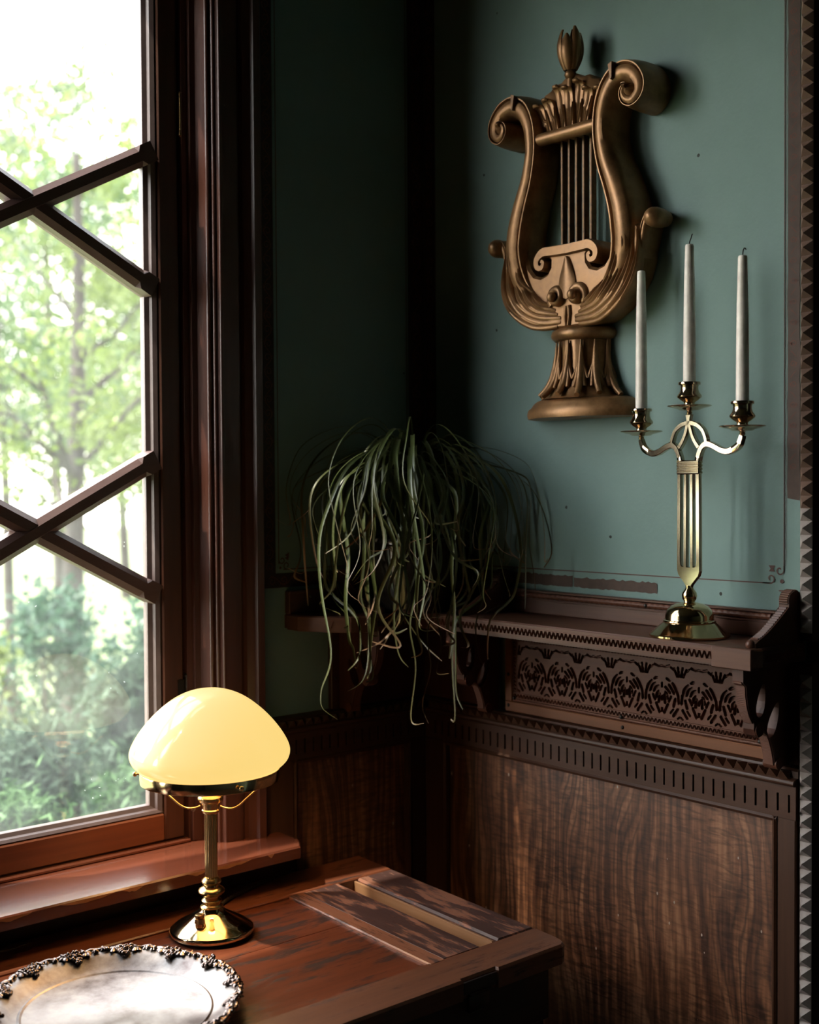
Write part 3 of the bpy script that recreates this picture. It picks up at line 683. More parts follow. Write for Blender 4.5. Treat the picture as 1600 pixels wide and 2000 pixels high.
vs = [RX(*p, .0009) for p in L_]+[RX(*p, .0009) for p in R_]; g.add(vs, [(i, i+1, up_+2+i, up_+1+i) for i in range(up_)])
g.build('worn_border', 'borderworn', t)
g = G(); scrollwork(g, lambda u, v, w: RX(u, v, w+.0004), (.993, 1.56), (.993, H-.05), .018, .036); g.build('border_scroll', 'scroll', t)
g = G(); ribbon(g, [(.9745, 1.3885), (.9745, H-.02)], .0018, RX); ribbon(g, [(.9785, 1.40), (.9785, H-.02)], .0009, RX)
ribbon(g, [(.045, 1.3625), (.945, 1.3675)], .0022, RX)
def mirror_curls(g):
    cu, cv = .9755, 1.3675
    ribbon(g, [(.930, cv), (.945, cv)]+spiral(.9475, cv+.0085, .0085, .0030, -PI/2, .9), .0026, RX)
    ribbon(g, [(.9745, 1.40)]+spiral(cu-.0095, cv+.0240, .0085, .0030, 0, -.9), .0026, RX)
    ribbon(g, [(.9500, cv+.0215), (.9500, cv+.0265), (.9500, cv+.0325)], [.013, .006, .014], RX)
    for (du, dv, ru, rv) in ((-.005, .0045, .0042, .0038), (-.005, -.0125, .0070, .0016)):
        a = [(cu+du+ru*math.cos(q), cv+dv+rv*math.sin(q)) for q in [2*PI*i/12 for i in range(12)]]
        g.add([RX(p[0], p[1], .0012) for p in a], [tuple(range(12))])
mirror_curls(g); g.build('border_line', 'stencil', t)

# ------------------------------------------------------------------ corner shelf with brackets and pierced apron
ZS, ZU, SD = 1.2687, 1.2337, 0.168
SH = thing('corner_shelf', 'carved dark wooden corner shelf above the panelling, with a pierced apron', 'shelf', (-.05, -.45, ZU))
ipoly = [(-.4115, -.0), (-.4115, -.048), (-.378, -.112), (-.345, -.150), (-.305, -SD), (-SD, -SD), (-SD, -1.020), (-.150, -1.0295), (-.0212, -1.0295), (-.0212, -1.0175), (-.0005, -1.0175), (-.0005, -.0005)]
g = G(); g.prism(ipoly, lambda u, v, w: (u, v, w), ZU+.004, ZS, bev=.003)
ip2 = [(-.405, 0), (-.405, -.044), (-.372, -.107), (-.342, -.144), (-.302, -SD+.006), (-SD+.006, -SD+.006), (-SD+.006, -1.013), (-.0005, -1.017), (-.0005, -.0005)]
g.prism(ip2, lambda u, v, w: (u, v, w), ZU, ZU+.004)
SBD = g.build('shelf_board', 'shelf', SH)
# zigzag carved edge
def zigzag(g, fn, u0, u1, v0, v1, cell=.0108, d=.0022):
    n = max(2, int(round(abs(u1-u0)/cell))); c = (u1-u0)/n
    g.box(u0, u1, v0-.0018, v0, 0, d, fn=fn); g.box(u0, u1, v1, v1+.0018, 0, d, fn=fn)
    th = abs(c)*.17
    for i in range(n):
        a = u0+i*c
        for (p, q) in (((a, v0), (a+c/2, v1)), ((a+c/2, v1), (a+c, v0))):
            dx, dy = q[0]-p[0], q[1]-p[1]; l = math.hypot(dx, dy); nx, ny = -dy/l*th, dx/l*th
            vs = [fn(p[0]-nx, p[1]-ny, 0), fn(q[0]-nx, q[1]-ny, 0), fn(q[0]+nx, q[1]+ny, 0), fn(p[0]+nx, p[1]+ny, 0), fn(p[0], p[1], d*1.4), fn(q[0], q[1], d*1.4)]
            g.add(vs, [(0, 1, 5, 4), (4, 5, 2, 3), (0, 4, 3), (1, 2, 5)])
g = G()
zigzag(g, lambda u, v, w: (-SD-w, -u, v), .206, .940, 1.2450, 1.2585)
zigzag(g, lambda u, v, w: (u, -SD-w, v), -.300, -.210, 1.2450, 1.2585)
zigzag(g, lambda u, v, w: (-.150-u*.0, -1.0297-w, v) if False else (u, -1.0297-w, v), -.145, -.024, 1.2450, 1.2585)
_qa, _qb = Vector((-.378, -.112, 0)), Vector((-.305, -SD, 0)); _q = (_qb-_qa).normalized(); _n = Vector((_q.y, -_q.x, 0)); OL = (_qb-_qa).length
def obl(u, v, w): pq = _qa+_q*u+_n*w; return (pq.x, pq.y, v)
zigzag(g, obl, .006, OL-.004, 1.2450, 1.2585)
g.build('zigzag_edge', 'carved', SBD)
for q in ((-SD-.004, -SD+.02, -1.021, -.940, ZU-.0015, ZS+.0005), (-SD-.003, -SD+.02, -.206, -.166, ZU-.001, ZS)):
    g = G(); g.bbox(*q, .0015); g.build('corner_block', 'shelf', SBD)
# backboards with rope moulding
def rope(g, fn, u0, u1, v, w, r=.0062, pitch=.0135):
    n = int((u1-u0)/.0017); k = 12; P = []
    for i in range(n+1):
        u = lerp(u0, u1, i/n); row = []
        for j in range(k+1):
            a = 2*PI*j/k; rr = r*(0.80+.26*abs(math.sin(a*1.0+PI*u/pitch))); row.append(fn(u, v+rr*math.sin(a), w+rr*math.cos(a)))
        P.append(row)
    g.grid(P)
g = G(); g.bbox(.292, 1.012, ZS, 1.3190, 0.0, .018, .002, fn=RX); g.bbox(.003, .292, ZS, 1.3190, 0.0, .018, .002, fn=RX)
g.bbox(.290, 1.005, 1.2975, 1.3005, .018, .0205, .0008, fn=RX); g.bbox(.290, 1.005, 1.3155, 1.3195, .018, .0245, .001, fn=RX); bb = g.build('backboard', 'shelf', SH)
g = G(); g.bbox(-.4115, -.018, ZS, 1.3190, 0.0, .018, .002, fn=LX); g.bbox(-.4115, -.25, 1.314, 1.3195, .018, .023, .001, fn=LX); g.build('backboard', 'shelfx', SH)
g = G(); rope(g, RX, .296, .962, 1.3085, .0195); g.build('rope_moulding', 'carved', bb)
# scrolled end boards standing on the shelf
def end_board(uc, plane, th=.020, back=0.0):
    g = G(); pr = [(back, ZS)]
    pr += [(.150, ZS), (.151, ZS+.008), (.140, ZS+.0135)]+[(lerp(.140, .050, i/8), ZS+.0135+.050*(i/8)**1.25) for i in range(1, 9)]
    sc = [(.030+.0205*math.cos(a), ZS+.0745+.0165*math.sin(a)) for a in [math.radians(-15+15*i) for i in range(14)]]
    pr += sc+[(.004, ZS+.066), (back, ZS+.060)]
    if plane == 'y': fn = lambda d, z, w: (-d, uc+w, z)
    else: fn = lambda d, z, w: (uc+w, -d, z)
    g.prism(pr, fn, -th/2, th/2, bev=.0)
    ed = [(.141, ZS+.014)]+[(lerp(.140, .050, i/16), ZS+.0135+.050*(i/16)**1.25) for i in range(1, 17)]
    for i in range(len(ed)-1):                      # nicked edge and scroll reeds
        a, b = ed[i], ed[i+1]; mx, mz = (a[0]+b[0])/2, (a[1]+b[1])/2; dx, dz = b[0]-a[0], b[1]-a[1]; l = math.hypot(dx, dz); nx, nz = -dz/l, dx/l
        if nz < 0: nx, nz = -nx, -nz
        h = .0022; g.add([fn(a[0], a[1], -th*.36), fn(a[0], a[1], th*.36), fn(mx+nx*h, mz+nz*h, th*.36), fn(mx+nx*h, mz+nz*h, -th*.36), fn(b[0], b[1], -th*.36), fn(b[0], b[1], th*.36)], [(0, 1, 2, 3), (3, 2, 5, 4), (0, 3, 4), (1, 5, 2)])
    for i in range(0, 13, 1):
        p = sc[i]; g.tube([fn(p[0], p[1], -th*.42), fn(p[0], p[1], th*.42)], .0023, 6)
    g.sphere(fn(.151, ZS+.006, 0), .0085, 10)
    return g.build('end_scroll', 'shelf', SH)
end_board(-1.006, 'y'); end_board(-.287, 'y', back=.018); end_board(-.262, 'x', back=.018)
# brackets below
BP = [(0, 0), (.140, 0), (.140, -.026), (.131, -.032), (.129, -.050), (.124, -.072), (.116, -.088), (.108, -.098), (.108, -.110), (.103, -.121), (.093, -.126), (.083, -.123), (.077, -.116)]
BP += [(.066, -.124), (.058, -.138), (.051, -.155), (.047, -.168), (.045, -.180), (.037, -.190), (.026, -.191), (.016, -.186), (.0, -.186)]
def teardrop(cx, cz, a, b, rot):
    r_ = []
    for i in range(16):
        q = 2*PI*i/16; x, y = a*math.cos(q)*(1-.35*math.sin(q)), b*math.sin(q); r_.append((cx+x*math.cos(rot)-y*math.sin(rot), cz+x*math.sin(rot)+y*math.cos(rot)))
    return r_
def bracket(c, plane, back):
    th = .022
    fn = (lambda d, z, w: (-d-back, c+w, ZU+z)) if plane == 'y' else (lambda d, z, w: (c+w, -d-back, ZU+z))
    g = G(); sc = (SD-.012-back)/.140
    bp = [(d*sc, z) for d, z in BP]
    g.prism(bp, fn, -th/2, th/2, holes=[teardrop(.086*sc, -.062, .012, .030, .25), teardrop(.048*sc, -.100, .013, .034, .45)], bev=.0)
    br = g.build('bracket', 'bracket', SH)
    g = G()                                         # beaded carving down the front edge
    ed = catmull(bp[2:8], 7)+catmull(bp[12:18], 6)
    for i, (d, z) in enumerate(ed):
        g.tube([fn(d, z, -th*.40), fn(d, z, th*.40)], .0024, 6)
    for (cd_, cz, r_) in ((.0935*sc, -.1115, .0125), (.0345*sc, -.180, .0105)): g.tube([fn(cd_, cz, -th*.62), fn(cd_, cz, th*.62)], r_, 14)
    g.build('bracket_carving', 'carved', br)
bracket(-.984, 'y', .016); bracket(-.252, 'y', .016); bracket(-.262, 'x', .014)
for q, f_ in (((-.2955, -.215, 1.0465, ZU, 0.0, .0135, .002), LX), ((.003, .236, 1.0465, ZU, 0.0, .0135, .002), RX), ((.9605, 1.0174, 1.0465, ZU, 0.0, .0135, .002), RX), ((-.215, -.014, 1.0465, ZU, 0.0, .008, .001), LX)):  # third one added: a dark board in place of shade beside the bracket
    g = G(); g.bbox(*q, fn=f_); g.build('back_or_shade_plate', 'bracket', SH)
# apron: frame, carved bands, pierced panel
g = G(); g.bbox(.2805, .9600, 1.0465, ZU, 0.0, .0075, .001, fn=RX); AP = g.build('apron', 'apronlight', SH)
g = G()
for (a, b, c, d) in ((.2805, .960, 1.0465, 1.0690), (.2805, .960, 1.2205, ZU), (.2805, .3020, 1.069, 1.2205), (.9420, .960, 1.069, 1.2205)): g.bbox(a, b, c, d, .0075, .0165, .0018, fn=RX)
g.build('apron_frame', 'apronlight', AP)
g = G()
cb_ = lambda a_, b_, c_, d_: g.bbox(a_, b_, c_, d_, .0075, .0128, .001, fn=RX)
cb_(.302, .942, 1.069, 1.0895); cb_(.302, .942, 1.2030, 1.2205); cb_(.302, .3178, 1.0895, 1.203); cb_(.9313, .942, 1.0895, 1.203)
zz = lambda u, v, w: RX(u, v, w+.0127)
zigzag(g, zz, .304, .940, 1.0790, 1.0875, .0092, .0020); rope(g, RX, .304, .940, 1.0730, .0132, .0034, .0085)
zigzag(g, zz, .304, .940, 1.2050, 1.2115, .0080, .0018); rope(g, RX, .304, .940, 1.2165, .0132, .0030, .0085)
zigzag(g, lambda u, v, w: RX(v, u, w+.0127), 1.091, 1.201, .3055, .3130, .0085, .0018); zigzag(g, lambda u, v, w: RX(v, u, w+.0127), 1.091, 1.201, .9335, .9395, .0085, .0018)
g.build('carved_band', 'carved', AP)
def pierced():
    u0, u1, v0, v1 = .318, .931, 1.090, 1.2025; du = .00115
    nu, nv = int((u1-u0)/du), int((v1-v0)/du)
    U, V = np.meshgrid(np.linspace(0, u1-u0, nu+1), np.linspace(0, v1-v0, nv+1), indexing='ij')
    p = (u1-u0)/7.0
    D = np.full(U.shape, 1.0)
    x = np.abs(((U/p+0.5) % 1.0-.5)*p)              # distance to palm axis; arch axis at x = p/2
    def cap(ax, ay, bx, by, r):
        ex, ey = bx-ax, by-ay; tt = np.clip(((x-ax)*ex+(V-ay)*ey)/(ex*ex+ey*ey), 0, 1)
        return np.hypot(x-ax-ex*tt, V-ay-ey*tt)-r*1.22
    def add(d):
        nonlocal D; D = np.minimum(D, d)
    def arc(cx, cy, rr, a0, a1, r):                 # arc centred on the arch axis
        X, Y = x-cx, V-cy; a = np.degrees(np.arctan2(Y, -X)); dd = np.abs(np.hypot(X, Y)-rr)-r*(np.clip(1.25-np.abs(a-(a0+a1)/2)/(a1-a0)*1.5, .35, 1.1))*1.22
        add(np.where((a > a0) & (a < a1), dd, 1.0))
    h = p/2
    for k_, (sx_, lx) in enumerate(((.0028, .0055), (.0075, .0145))): add(cap(sx_, .086, lx, .103-k_*.003, .0017))
    add(cap(.0165, .098, .022, .1015, .0014)); add(cap(.026, .1045, .034, .1025, .0016)); add(cap(.036, .1015, .0435, .103, .0013))
    arc(h, .042, .0385, 8, 52, .0027); arc(h, .042, .0385, 58, 76, .0020); arc(h, .042, .0300, 14, 60, .0026); arc(h, .042, .0215, 20, 74, .0026); arc(h, .042, .013, -20, 60, .0022)
    add(cap(h, .062, h, .069, .0016))
    add(cap(.005, .050, .0035, .034, .0021)); add(cap(.012, .040, .016, .027, .0023)); add(cap(h-.006, .046, h-.0075, .032, .0024)); add(cap(h-.0005, .044, h-.0005, .036, .0014))
    add(cap(.022, .044, .027, .035, .0019)); add(cap(h-.014, .028, h-.006, .012, .0021)); add(cap(.006, .021, .016, .008, .0022)); add(cap(.017, .020, .023, .013, .0014)); add(cap(.002, .0065, .006, .0035, .0012))
    add(cap(h-.001, .020, h-.001, .014, .0012))
    edge = np.minimum(np.minimum(U, (u1-u0)-U), np.minimum(V, (v1-v0)-V)); D = np.maximum(D, .0012-edge)
    w = .0082+.0062*np.clip(.5+D/.0010, 0, 1)
    g = G(); g.grid([[RX(u0+U[i, j], v0+V[i, j], w[i, j]) for j in range(nv+1)] for i in range(nu+1)], False)
    return g.build('pierced_panel', 'carved', AP)
pierced()
for (u, v, w) in ((.2915, 1.215, .0165), (.2915, 1.128, .0165), (.2915, 1.060, .0165), (.310, 1.078, .0175), (.6150, 1.0575, .0165), (.6120, 1.078, .0175), (.950, 1.0595, .0165), (.936, 1.079, .0175), (.951, 1.13, .0165), (.612, 1.213, .017), (.68, 1.3085, .025)):
    g = G(); g.sphere(RX(u, v, w), .0042, 10, (.8, 1, 1)); g.build('nail_head', 'iron', SH)
for (u, v) in ((-.285, 1.205), (-.285, 1.115), (-.355, 1.304), (-.26, 1.304)):
    g = G(); g.sphere(LX(u, v, .0145 if v < 1.25 else .0185), .0032, 8); g.build('nail_head', 'iron', SH)

# ------------------------------------------------------------------ gilt lyre on the right wall
YC = -.510
LY = lambda u, v, w: (-w, YC-u*.957, v)
lyre = thing('lyre_ornament', 'large carved gilt wooden lyre hanging on the teal wall above the candlesticks', 'wall ornament', (-.03, YC, 1.69))
mir = lambda pts: [(-p[0], p[1]) for p in pts]
SEC = [(-1, 0), (-1, .42), (-.92, .66), (-.74, .86), (-.48, .97), (-.15, 1.0), (.18, .99), (.40, .95), (.46, .86), (.53, .90), (.60, .97), (.70, .97), (.80, .88), (.92, .66), (1, .42), (1, 0)]
arm_ctrl = [(.052, 1.902, .012), (.088, 1.921, .020), (.122, 1.950, .026), (.145, 1.990, .0305), (.1535, 2.035, .033), (.1475, 2.085, .0325), (.131, 2.135, .029), (.112, 2.180, .0255), (.1005, 2.225, .0225), (.0985, 2.262, .0225), (.106, 2.300, .0245), (.125, 2.332, .0265), (.154, 2.347, .0255), (.184, 2.340, .0235), (.204, 2.317, .0215), (.205, 2.296, .019), (.190, 2.283, .0165), (.174, 2.287, .0140), (.168, 2.300, .0115), (.174, 2.310, .0095), (.183, 2.309, .008)]
arm = catmull(arm_ctrl, 6)
for sg in (1, -1):
    g = G(); pth = [(sg*p[0], p[1]) for p in arm]; n = len(pth)
    ht = [(.074+.012*max(0, (i/n-.55))/.45+(.006 if i > n-8 else 0))*lerp(.70, 1.0, min(1, i/26)**.8) for i in range(n)]
    g.sweep(pth, [p[2] for p in arm], ht, LY, SEC, 0.004, True, flip=sg)
    g.sphere(LY(sg*.182, 2.303, .062), .0145, 14, (1.9, 1, 1))
    ar_ = g.build('arm', 'gold', lyre, angle=38)
    g = G(); g.prism([(sg*.133, 2.362), (sg*.143, 2.366), (sg*.1425, 2.335), (sg*.139, 2.332)], LY, .045, .0855); g.build('crack', 'golddark', ar_)
bowl = [(0, 1.866), (.058, 1.868), (.098, 1.879), (.130, 1.896), (.158, 1.919), (.180, 1.950), (.193, 1.985), (.1955, 2.015), (.189, 2.050), (.160, 2.060), (.124, 2.050), (.1215, 2.025), (.113, 2.000), (.098, 1.984), (.080, 1.979), (.062, 1.984), (.053, 1.996), (.052, 2.010), (.060, 2.018), (.062, 2.028), (.050, 2.033), (0, 2.031)]
bl = bowl+[(-u, v) for u, v in reversed(bowl[1:-1])]
g = G(); g.prism(bl, LY, 0.004, .060, bev=.006); g.build('bowl', 'gold', lyre)
g = G()
for sg in (1, -1):
    s_ = catmull([(0, 2.026, .011), (.040, 2.027, .011), (.066, 2.027, .0105), (.083, 2.014, .0085), (.0815, 1.999, .007), (.069, 1.996, .0058), (.064, 2.006, .005), (.070, 2.010, .004)], 6)
    g.sweep([(sg*p[0], p[1]) for p in s_], [p[2] for p in s_], .064, LY, [(-1, 0), (-1, .9), (-.8, 1), (.8, 1), (1, .9), (1, 0)], 0.006, True, flip=sg)
g.build('arched_cresting', 'gold', lyre, angle=40)
leaves = [[(.020, 1.8845), (.078, 1.889), (.128, 1.912), (.160, 1.950), (.1735, 1.995), (.1715, 2.055)], [(.030, 1.893), (.085, 1.902), (.124, 1.930), (.147, 1.968), (.156, 2.010)], [(.036, 1.903), (.078, 1.912), (.108, 1.936), (.126, 1.965), (.133, 1.990)],
          [(.030, 1.876), (.092, 1.879), (.147, 1.908), (.178, 1.945), (.190, 1.992), (.186, 2.040)], [(.044, 1.913), (.072, 1.921), (.092, 1.938), (.104, 1.958)], [(.100, 1.945), (.128, 1.970), (.140, 1.998), (.142, 2.022)], [(.150, 1.985), (.163, 2.010), (.162, 2.040), (.155, 2.062)]]
hws = [.0115, .0105, .0095, .010, .008, .0085, .008]
LSEC = [(-1, -3), (-1, .15), (-.8, .62), (-.5, .88), (-.2, .62), (0, .38), (.2, .70), (.5, 1.0), (.8, .72), (1, .15), (1, -3)]
for sg in (1, -1):
    g = G()
    for l, h in zip(leaves, hws):
        p = catmull(l, 8); n = len(p)
        g.sweep([(sg*a, b) for a, b in p], [max(.0012, h*math.sin(PI*min(1, .22+.80*i/(n-1)))**.8) for i in range(n)], [.0030+.0036*math.sin(PI*i/(n-1)) for i in range(n)], LY, LSEC, [.0590+.0110*math.sin(PI*min(1, i/(n-1)*1.1)) for i in range(n)], True, flip=sg)
    g.build('acanthus_spray', 'gold', lyre, angle=60)
    g = G(); sp_ = spiral(sg*.029, 1.9305, .0215, .0055, (-.25*PI if sg > 0 else 1.25*PI), (1.35 if sg > 0 else -1.35), 34)
    g.sweep(sp_, [lerp(.0105, .0055, i/34) for i in range(35)], [lerp(.009, .014, i/34) for i in range(35)], LY, [(1, -1)]+DOME+[(-1, -1)], [lerp(.058, .068, i/34) for i in range(35)], True); g.sphere(LY(sg*.029, 1.9305, .080), .0105, 12, (.9, 1, 1))
    g.build('volute', 'gold', lyre)
    g = G(); e_ = catmull([(sg*.183, 1.992, .008), (sg*.192, 2.022, .009), (sg*.199, 2.050, .010), (sg*.211, 2.066, .0105), (sg*.224, 2.062, .010)], 6)
    g.sweep([p[:2] for p in e_], [p[2] for p in e_], .052, LY, SEC, .004, True, flip=sg); g.tube([LY(sg*.2225, 2.0585, .012), LY(sg*.2225, 2.0585, .030), LY(sg*.2225, 2.0585, .050), LY(sg*.2225, 2.0585, .059), LY(sg*.2225, 2.0585, .066), LY(sg*.2225, 2.0585, .0705), LY(sg*.2225, 2.0585, .0725)], [.014, .0185, .0195, .0180, .0140, .0085, .0030], 18)
    g.build('side_curl', 'gold', lyre, angle=45)
g = G(); p = catmull([(0, 1.925), (0, 1.955), (0, 1.985), (0, 2.012)], 8); n = len(p)
g.sweep(p, [.004, .010]+[.0245*math.sin(PI*min(1, .42+.58*i/(n-3)))**.9+.0012 for i in range(n-2)], .011, LY, [(-1, 0), (-.95, .55), (-.6, .9), (0, 1), (.6, .9), (.95, .55), (1, 0)], .057)
for sg in (1, -1): g.sweep(catmull([(sg*.003, 1.872), (sg*.006, 1.890), (sg*.004, 1.912)], 5), [.004]*6+[.006]*5, .008, LY, DOME, .058)
g.build('heart_leaf', 'gold', lyre)
# acanthus crest between the arms
cr_ = [(-.076, 2.262), (-.104, 2.322), (-.099, 2.336), (-.084, 2.341), (-.078, 2.356), (-.060, 2.361), (-.050, 2.371), (-.030, 2.371), (-.014, 2.381), (0, 2.383)]
crest = cr_+[(-u, v) for u, v in reversed(cr_[:-1])]
g = G(); g.prism(crest, LY, .004, .050, bev=.004)
FAN = [(-1, -4), (-1, .1), (-.82, .75), (-.62, .25), (-.42, .9), (-.2, .3), (0, 1.0), (.2, .3), (.42, .9), (.62, .25), (.82, .75), (1, .1), (1, -4)]
for i in range(7):                                  # broad folded leaves, their tips curling forward
    q = (i-3)/3; top = (2.353 if i % 2 else 2.364)-.030*q*q; u1 = .086*q
    pth = catmull([(.055*q, 2.266), (.062*q, 2.296), (.075*q, top-.030), (u1, top-.008), (u1+.003*q, top)], 7); n = len(pth)
    hw = [.0085+.0048*math.sin(PI*min(1, k/(n-1)*.9)) if k < n-6 else .0125*math.sqrt(max(.02, 1-((k-n+6)/6.2)**2)) for k in range(n)]
    g.sweep(pth, hw, .0024, LY, FAN, [.0515+.0035*(i % 2)+.012*max(0, (k/(n-1)-.55)/.45)**2 for k in range(n)])
    g.tube([LY(u1-.0075, top-.0035, .064+.0035*(i % 2)), LY(u1-.004, top-.001, .067+.0035*(i % 2)), LY(u1+.004, top-.001, .067+.0035*(i % 2)), LY(u1+.0075, top-.0035, .064+.0035*(i % 2))], [.0022, .0042, .0042, .0022], 8)
for i in range(6):
    q = (i-2.5)/3; pth = catmull([(.060*q, 2.268), (.068*q, 2.292), (.080*q, 2.322)], 6); n = len(pth); g.sweep(pth, [.0052*(1-.75*(k/(n-1))**2) for k in range(n)], .0030, LY, LSEC, .0575)
g.build('acanthus_crest', 'gold', lyre, angle=60)
g = G(); g.tube([LY(-.083, 2.262, .060), LY(.083, 2.262, .060)], .0130, 18); g.build('crossbar', 'gold', lyre)
for i in range(5):
    u = -.042+.0205*i; g = G(); g.bbox(u-.0032, u+.0032, 2.020, 2.258, .018, .034, .0012, fn=LY); g.build('string', 'golddark', lyre)
# pedestal, half round against the wall
def half(g, prof, fl=.62, mod=None, n=36):
    vs = []
    for (r_, z) in prof:
        for i in range(n+1):
            a = PI*i/n; rr = r_*(mod(a, z) if mod else 1); vs.append(LY(rr*math.cos(a), z, max(.002, rr*math.sin(a)*fl)))
    m_ = n+1; fs = [(j*m_+i, j*m_+i+1, (j+1)*m_+i+1, (j+1)*m_+i) for j in range(len(prof)-1) for i in range(n)]
    fs += [tuple(range(m_)), tuple(range((len(prof)-1)*m_, len(prof)*m_))]
    g.add(vs, fs, True)
g = G(); half(g, [(.060, 1.8420), (.074, 1.8435), (.0815, 1.8500), (.083, 1.8565), (.080, 1.8640), (.070, 1.8685), (.058, 1.8700)], .85); g.build('collar', 'gold', lyre)
PW = [(.108, 1.7235), (.098, 1.7285), (.086, 1.745), (.076, 1.765), (.070, 1.790), (.067, 1.815), (.067, 1.845)]
g = G(); half(g, PW, .85, lambda a, z: 1-.020*abs(math.sin(a*7))-.022*abs(math.sin(a*22)))
def pr_at(z):
    for (r0, z0), (r1, z1) in zip(PW, PW[1:]):
        if z0 <= z <= z1: return lerp(r0, r1, (z-z0)/(z1-z0))
    return PW[-1][0]
for k in range(7):
    a = PI*(k+.5)/7
    for off, z0, z1, w_ in ((0, 1.727+.004*(k % 2), 1.842, .0068), (-.12, 1.745, 1.825, .0042), (.12, 1.745, 1.825, .0042), (-.20, 1.762, 1.805, .003), (.20, 1.762, 1.805, .003)):
        pts = []; n = 12
        for i in range(n+1):
            z = lerp(z0, z1, i/n); r_ = pr_at(z)*1.0+.003+(.010*(1-i/n)**6 if off == 0 else 0); aa = min(PI-.03, max(.03, a+off*(1-i/n)*1.1))
            pts.append(LY(r_*math.cos(aa), z, r_*math.sin(aa)*.85))
        g.tube(pts, [w_*math.sin(PI*min(1, .25+.72*(i/n)))+.0008 for i in range(n+1)], 8)
g.build('fluted_pedestal', 'gold', lyre, angle=60)
g = G(); half(g, [(.140, 1.6830), (.1515, 1.6845), (.1545, 1.693), (.152, 1.703), (.143, 1.7085), (.138, 1.715), (.128, 1.7215), (.110, 1.7260)], .62); g.build('pedestal_base', 'gold', lyre)
# tulip finial
FU = .001
g = G(); g.tube([LY(FU-.001, 2.355, .050), LY(FU, 2.372, .052), LY(FU, 2.377, .052)], [.0085, .0065, .0055], 12)
g.tube([LY(FU, z, .052) for z in (2.371, 2.375, 2.380, 2.385, 2.389, 2.392)], [.006, .0108, .0125, .0105, .0066, .0070], 14); fs_ = g.build('finial', 'gold', lyre)
g = G(); pc = LY(FU, 2.388, .052)
for k in range(6):
    a0 = 2*PI*k/6+.35; hgt = (.088, .074, .082, .070, .086, .076)[k]; P = []; Q = []; n = 12
    for i in range(n+1):
        s_ = i/n; r_ = .006+.0215*math.sin(PI*min(1, .12+.70*s_))**1.0+(.004*(s_**4) if k % 2 else 0); hw_ = min(.75, .98*(math.sin(PI*(.10+.88*s_))**.6)*(.0155/max(r_, .008))); row = []; row2 = []
        for j in range(7):
            q = (j-3)/3; a = a0+hw_*q; rr = r_*(1-.12*q*q) ; row.append((pc[0]+rr*math.cos(a), pc[1]+rr*math.sin(a), pc[2]+hgt*s_)); rr -= .0022+.001*(1-q*q); row2.append((pc[0]+rr*math.cos(a), pc[1]+rr*math.sin(a), pc[2]+hgt*s_))
        P.append(row); Q.append(row2)
    g.grid(P); g.grid([r[::-1] for r in Q])
    rim = [P[i][0] for i in range(n+1)]+P[n][1:]+[P[i][6] for i in range(n-1, -1, -1)]; rim2 = [Q[i][0] for i in range(n+1)]+Q[n][1:]+[Q[i][6] for i in range(n-1, -1, -1)]
    g.grid([rim, rim2])
g.sphere((pc[0], pc[1], pc[2]+.036), .0135, 12, (1, 1, 2.0))
g.build('tulip', 'gold', fs_)

# ------------------------------------------------------------------ brass candelabra and its three candles
CX, CY = -.0956, -.838
CA = math.radians(10); CF = lambda u, v, w: (CX-u*math.sin(CA)-w*math.cos(CA), CY-u*math.cos(CA)+w*math.sin(CA), ZS+v)
cb = thing('candelabra', 'three-armed polished brass candelabra with a pierced flat stem, standing on the corner shelf', 'candlestick', (CX, CY, ZS))
g = G(); g.lathe([(.0, .0), (.0705, .0), (.0735, .0022), (.0735, .0050), (.0715, .0068), (.069, .0082), (.0475, .0265), (.0482, .0285), (.0475, .0305), (.0450, .0315), (.0442, .0335), (.0436, .040), (.0405, .0485), (.034, .0555), (.025, .0600), (.015, .0622), (.0105, .0632), (.010, .0648), (.0125, .0690), (.0140, .0748), (.0130, .0805), (.0095, .0855), (.0070, .0890), (.0070, .094), (.0, .094)], (CX, CY, ZS), 72); g.build('base', 'brass', cb, angle=35)
def plate(g, poly, holes=(), th=.0075, bev=.0012):
    g.prism(poly, CF, 0.0, th/2, holes, bev=bev); g.prism(poly, CF, 0.0, -th/2, holes, bev=bev)
sh = [(.0065, .090), (.0085, .0945), (.018, .104), (.0265, .112), (.0300, .121), (.0300, .140), (.0285, .300)]
st = sh+[(-u, v) for u, v in reversed(sh)]
def slot(u0, u1, ua, ub, v0, v1, v0b): return [(u0, v0), (u1, v0b), (ub, v1), (ua, v1)]
hl = [[(.0128, .128), (.0165, .1285), (.0190, .1315), (.0200, .138), (.0192, .297), (.0118, .297)], [(-.0045, .1275), (.0045, .1275), (.0040, .297), (-.0040, .297)]]
hl.append([(-u, v) for u, v in reversed(hl[0])])
g = G(); plate(g, st, hl); ST = g.build('stem', 'candelbrass', cb)
g = G()
for i in range(4): z = .3005+.0064*i; g.bbox(-.0295, .0295, z-.0028, z+.0028, -.0058, .0058, .0016, fn=CF)
g.bbox(-.028, .028, .297, .323, -.0045, .0045, .001, fn=CF); g.build('stem_band', 'candelbrass', ST)
BAR = [(-1, -1), (-1, .7), (-.75, 1), (.75, 1), (1, .7), (1, -1), (.75, -1.3), (-.75, -1.3)]
ARMS = {}
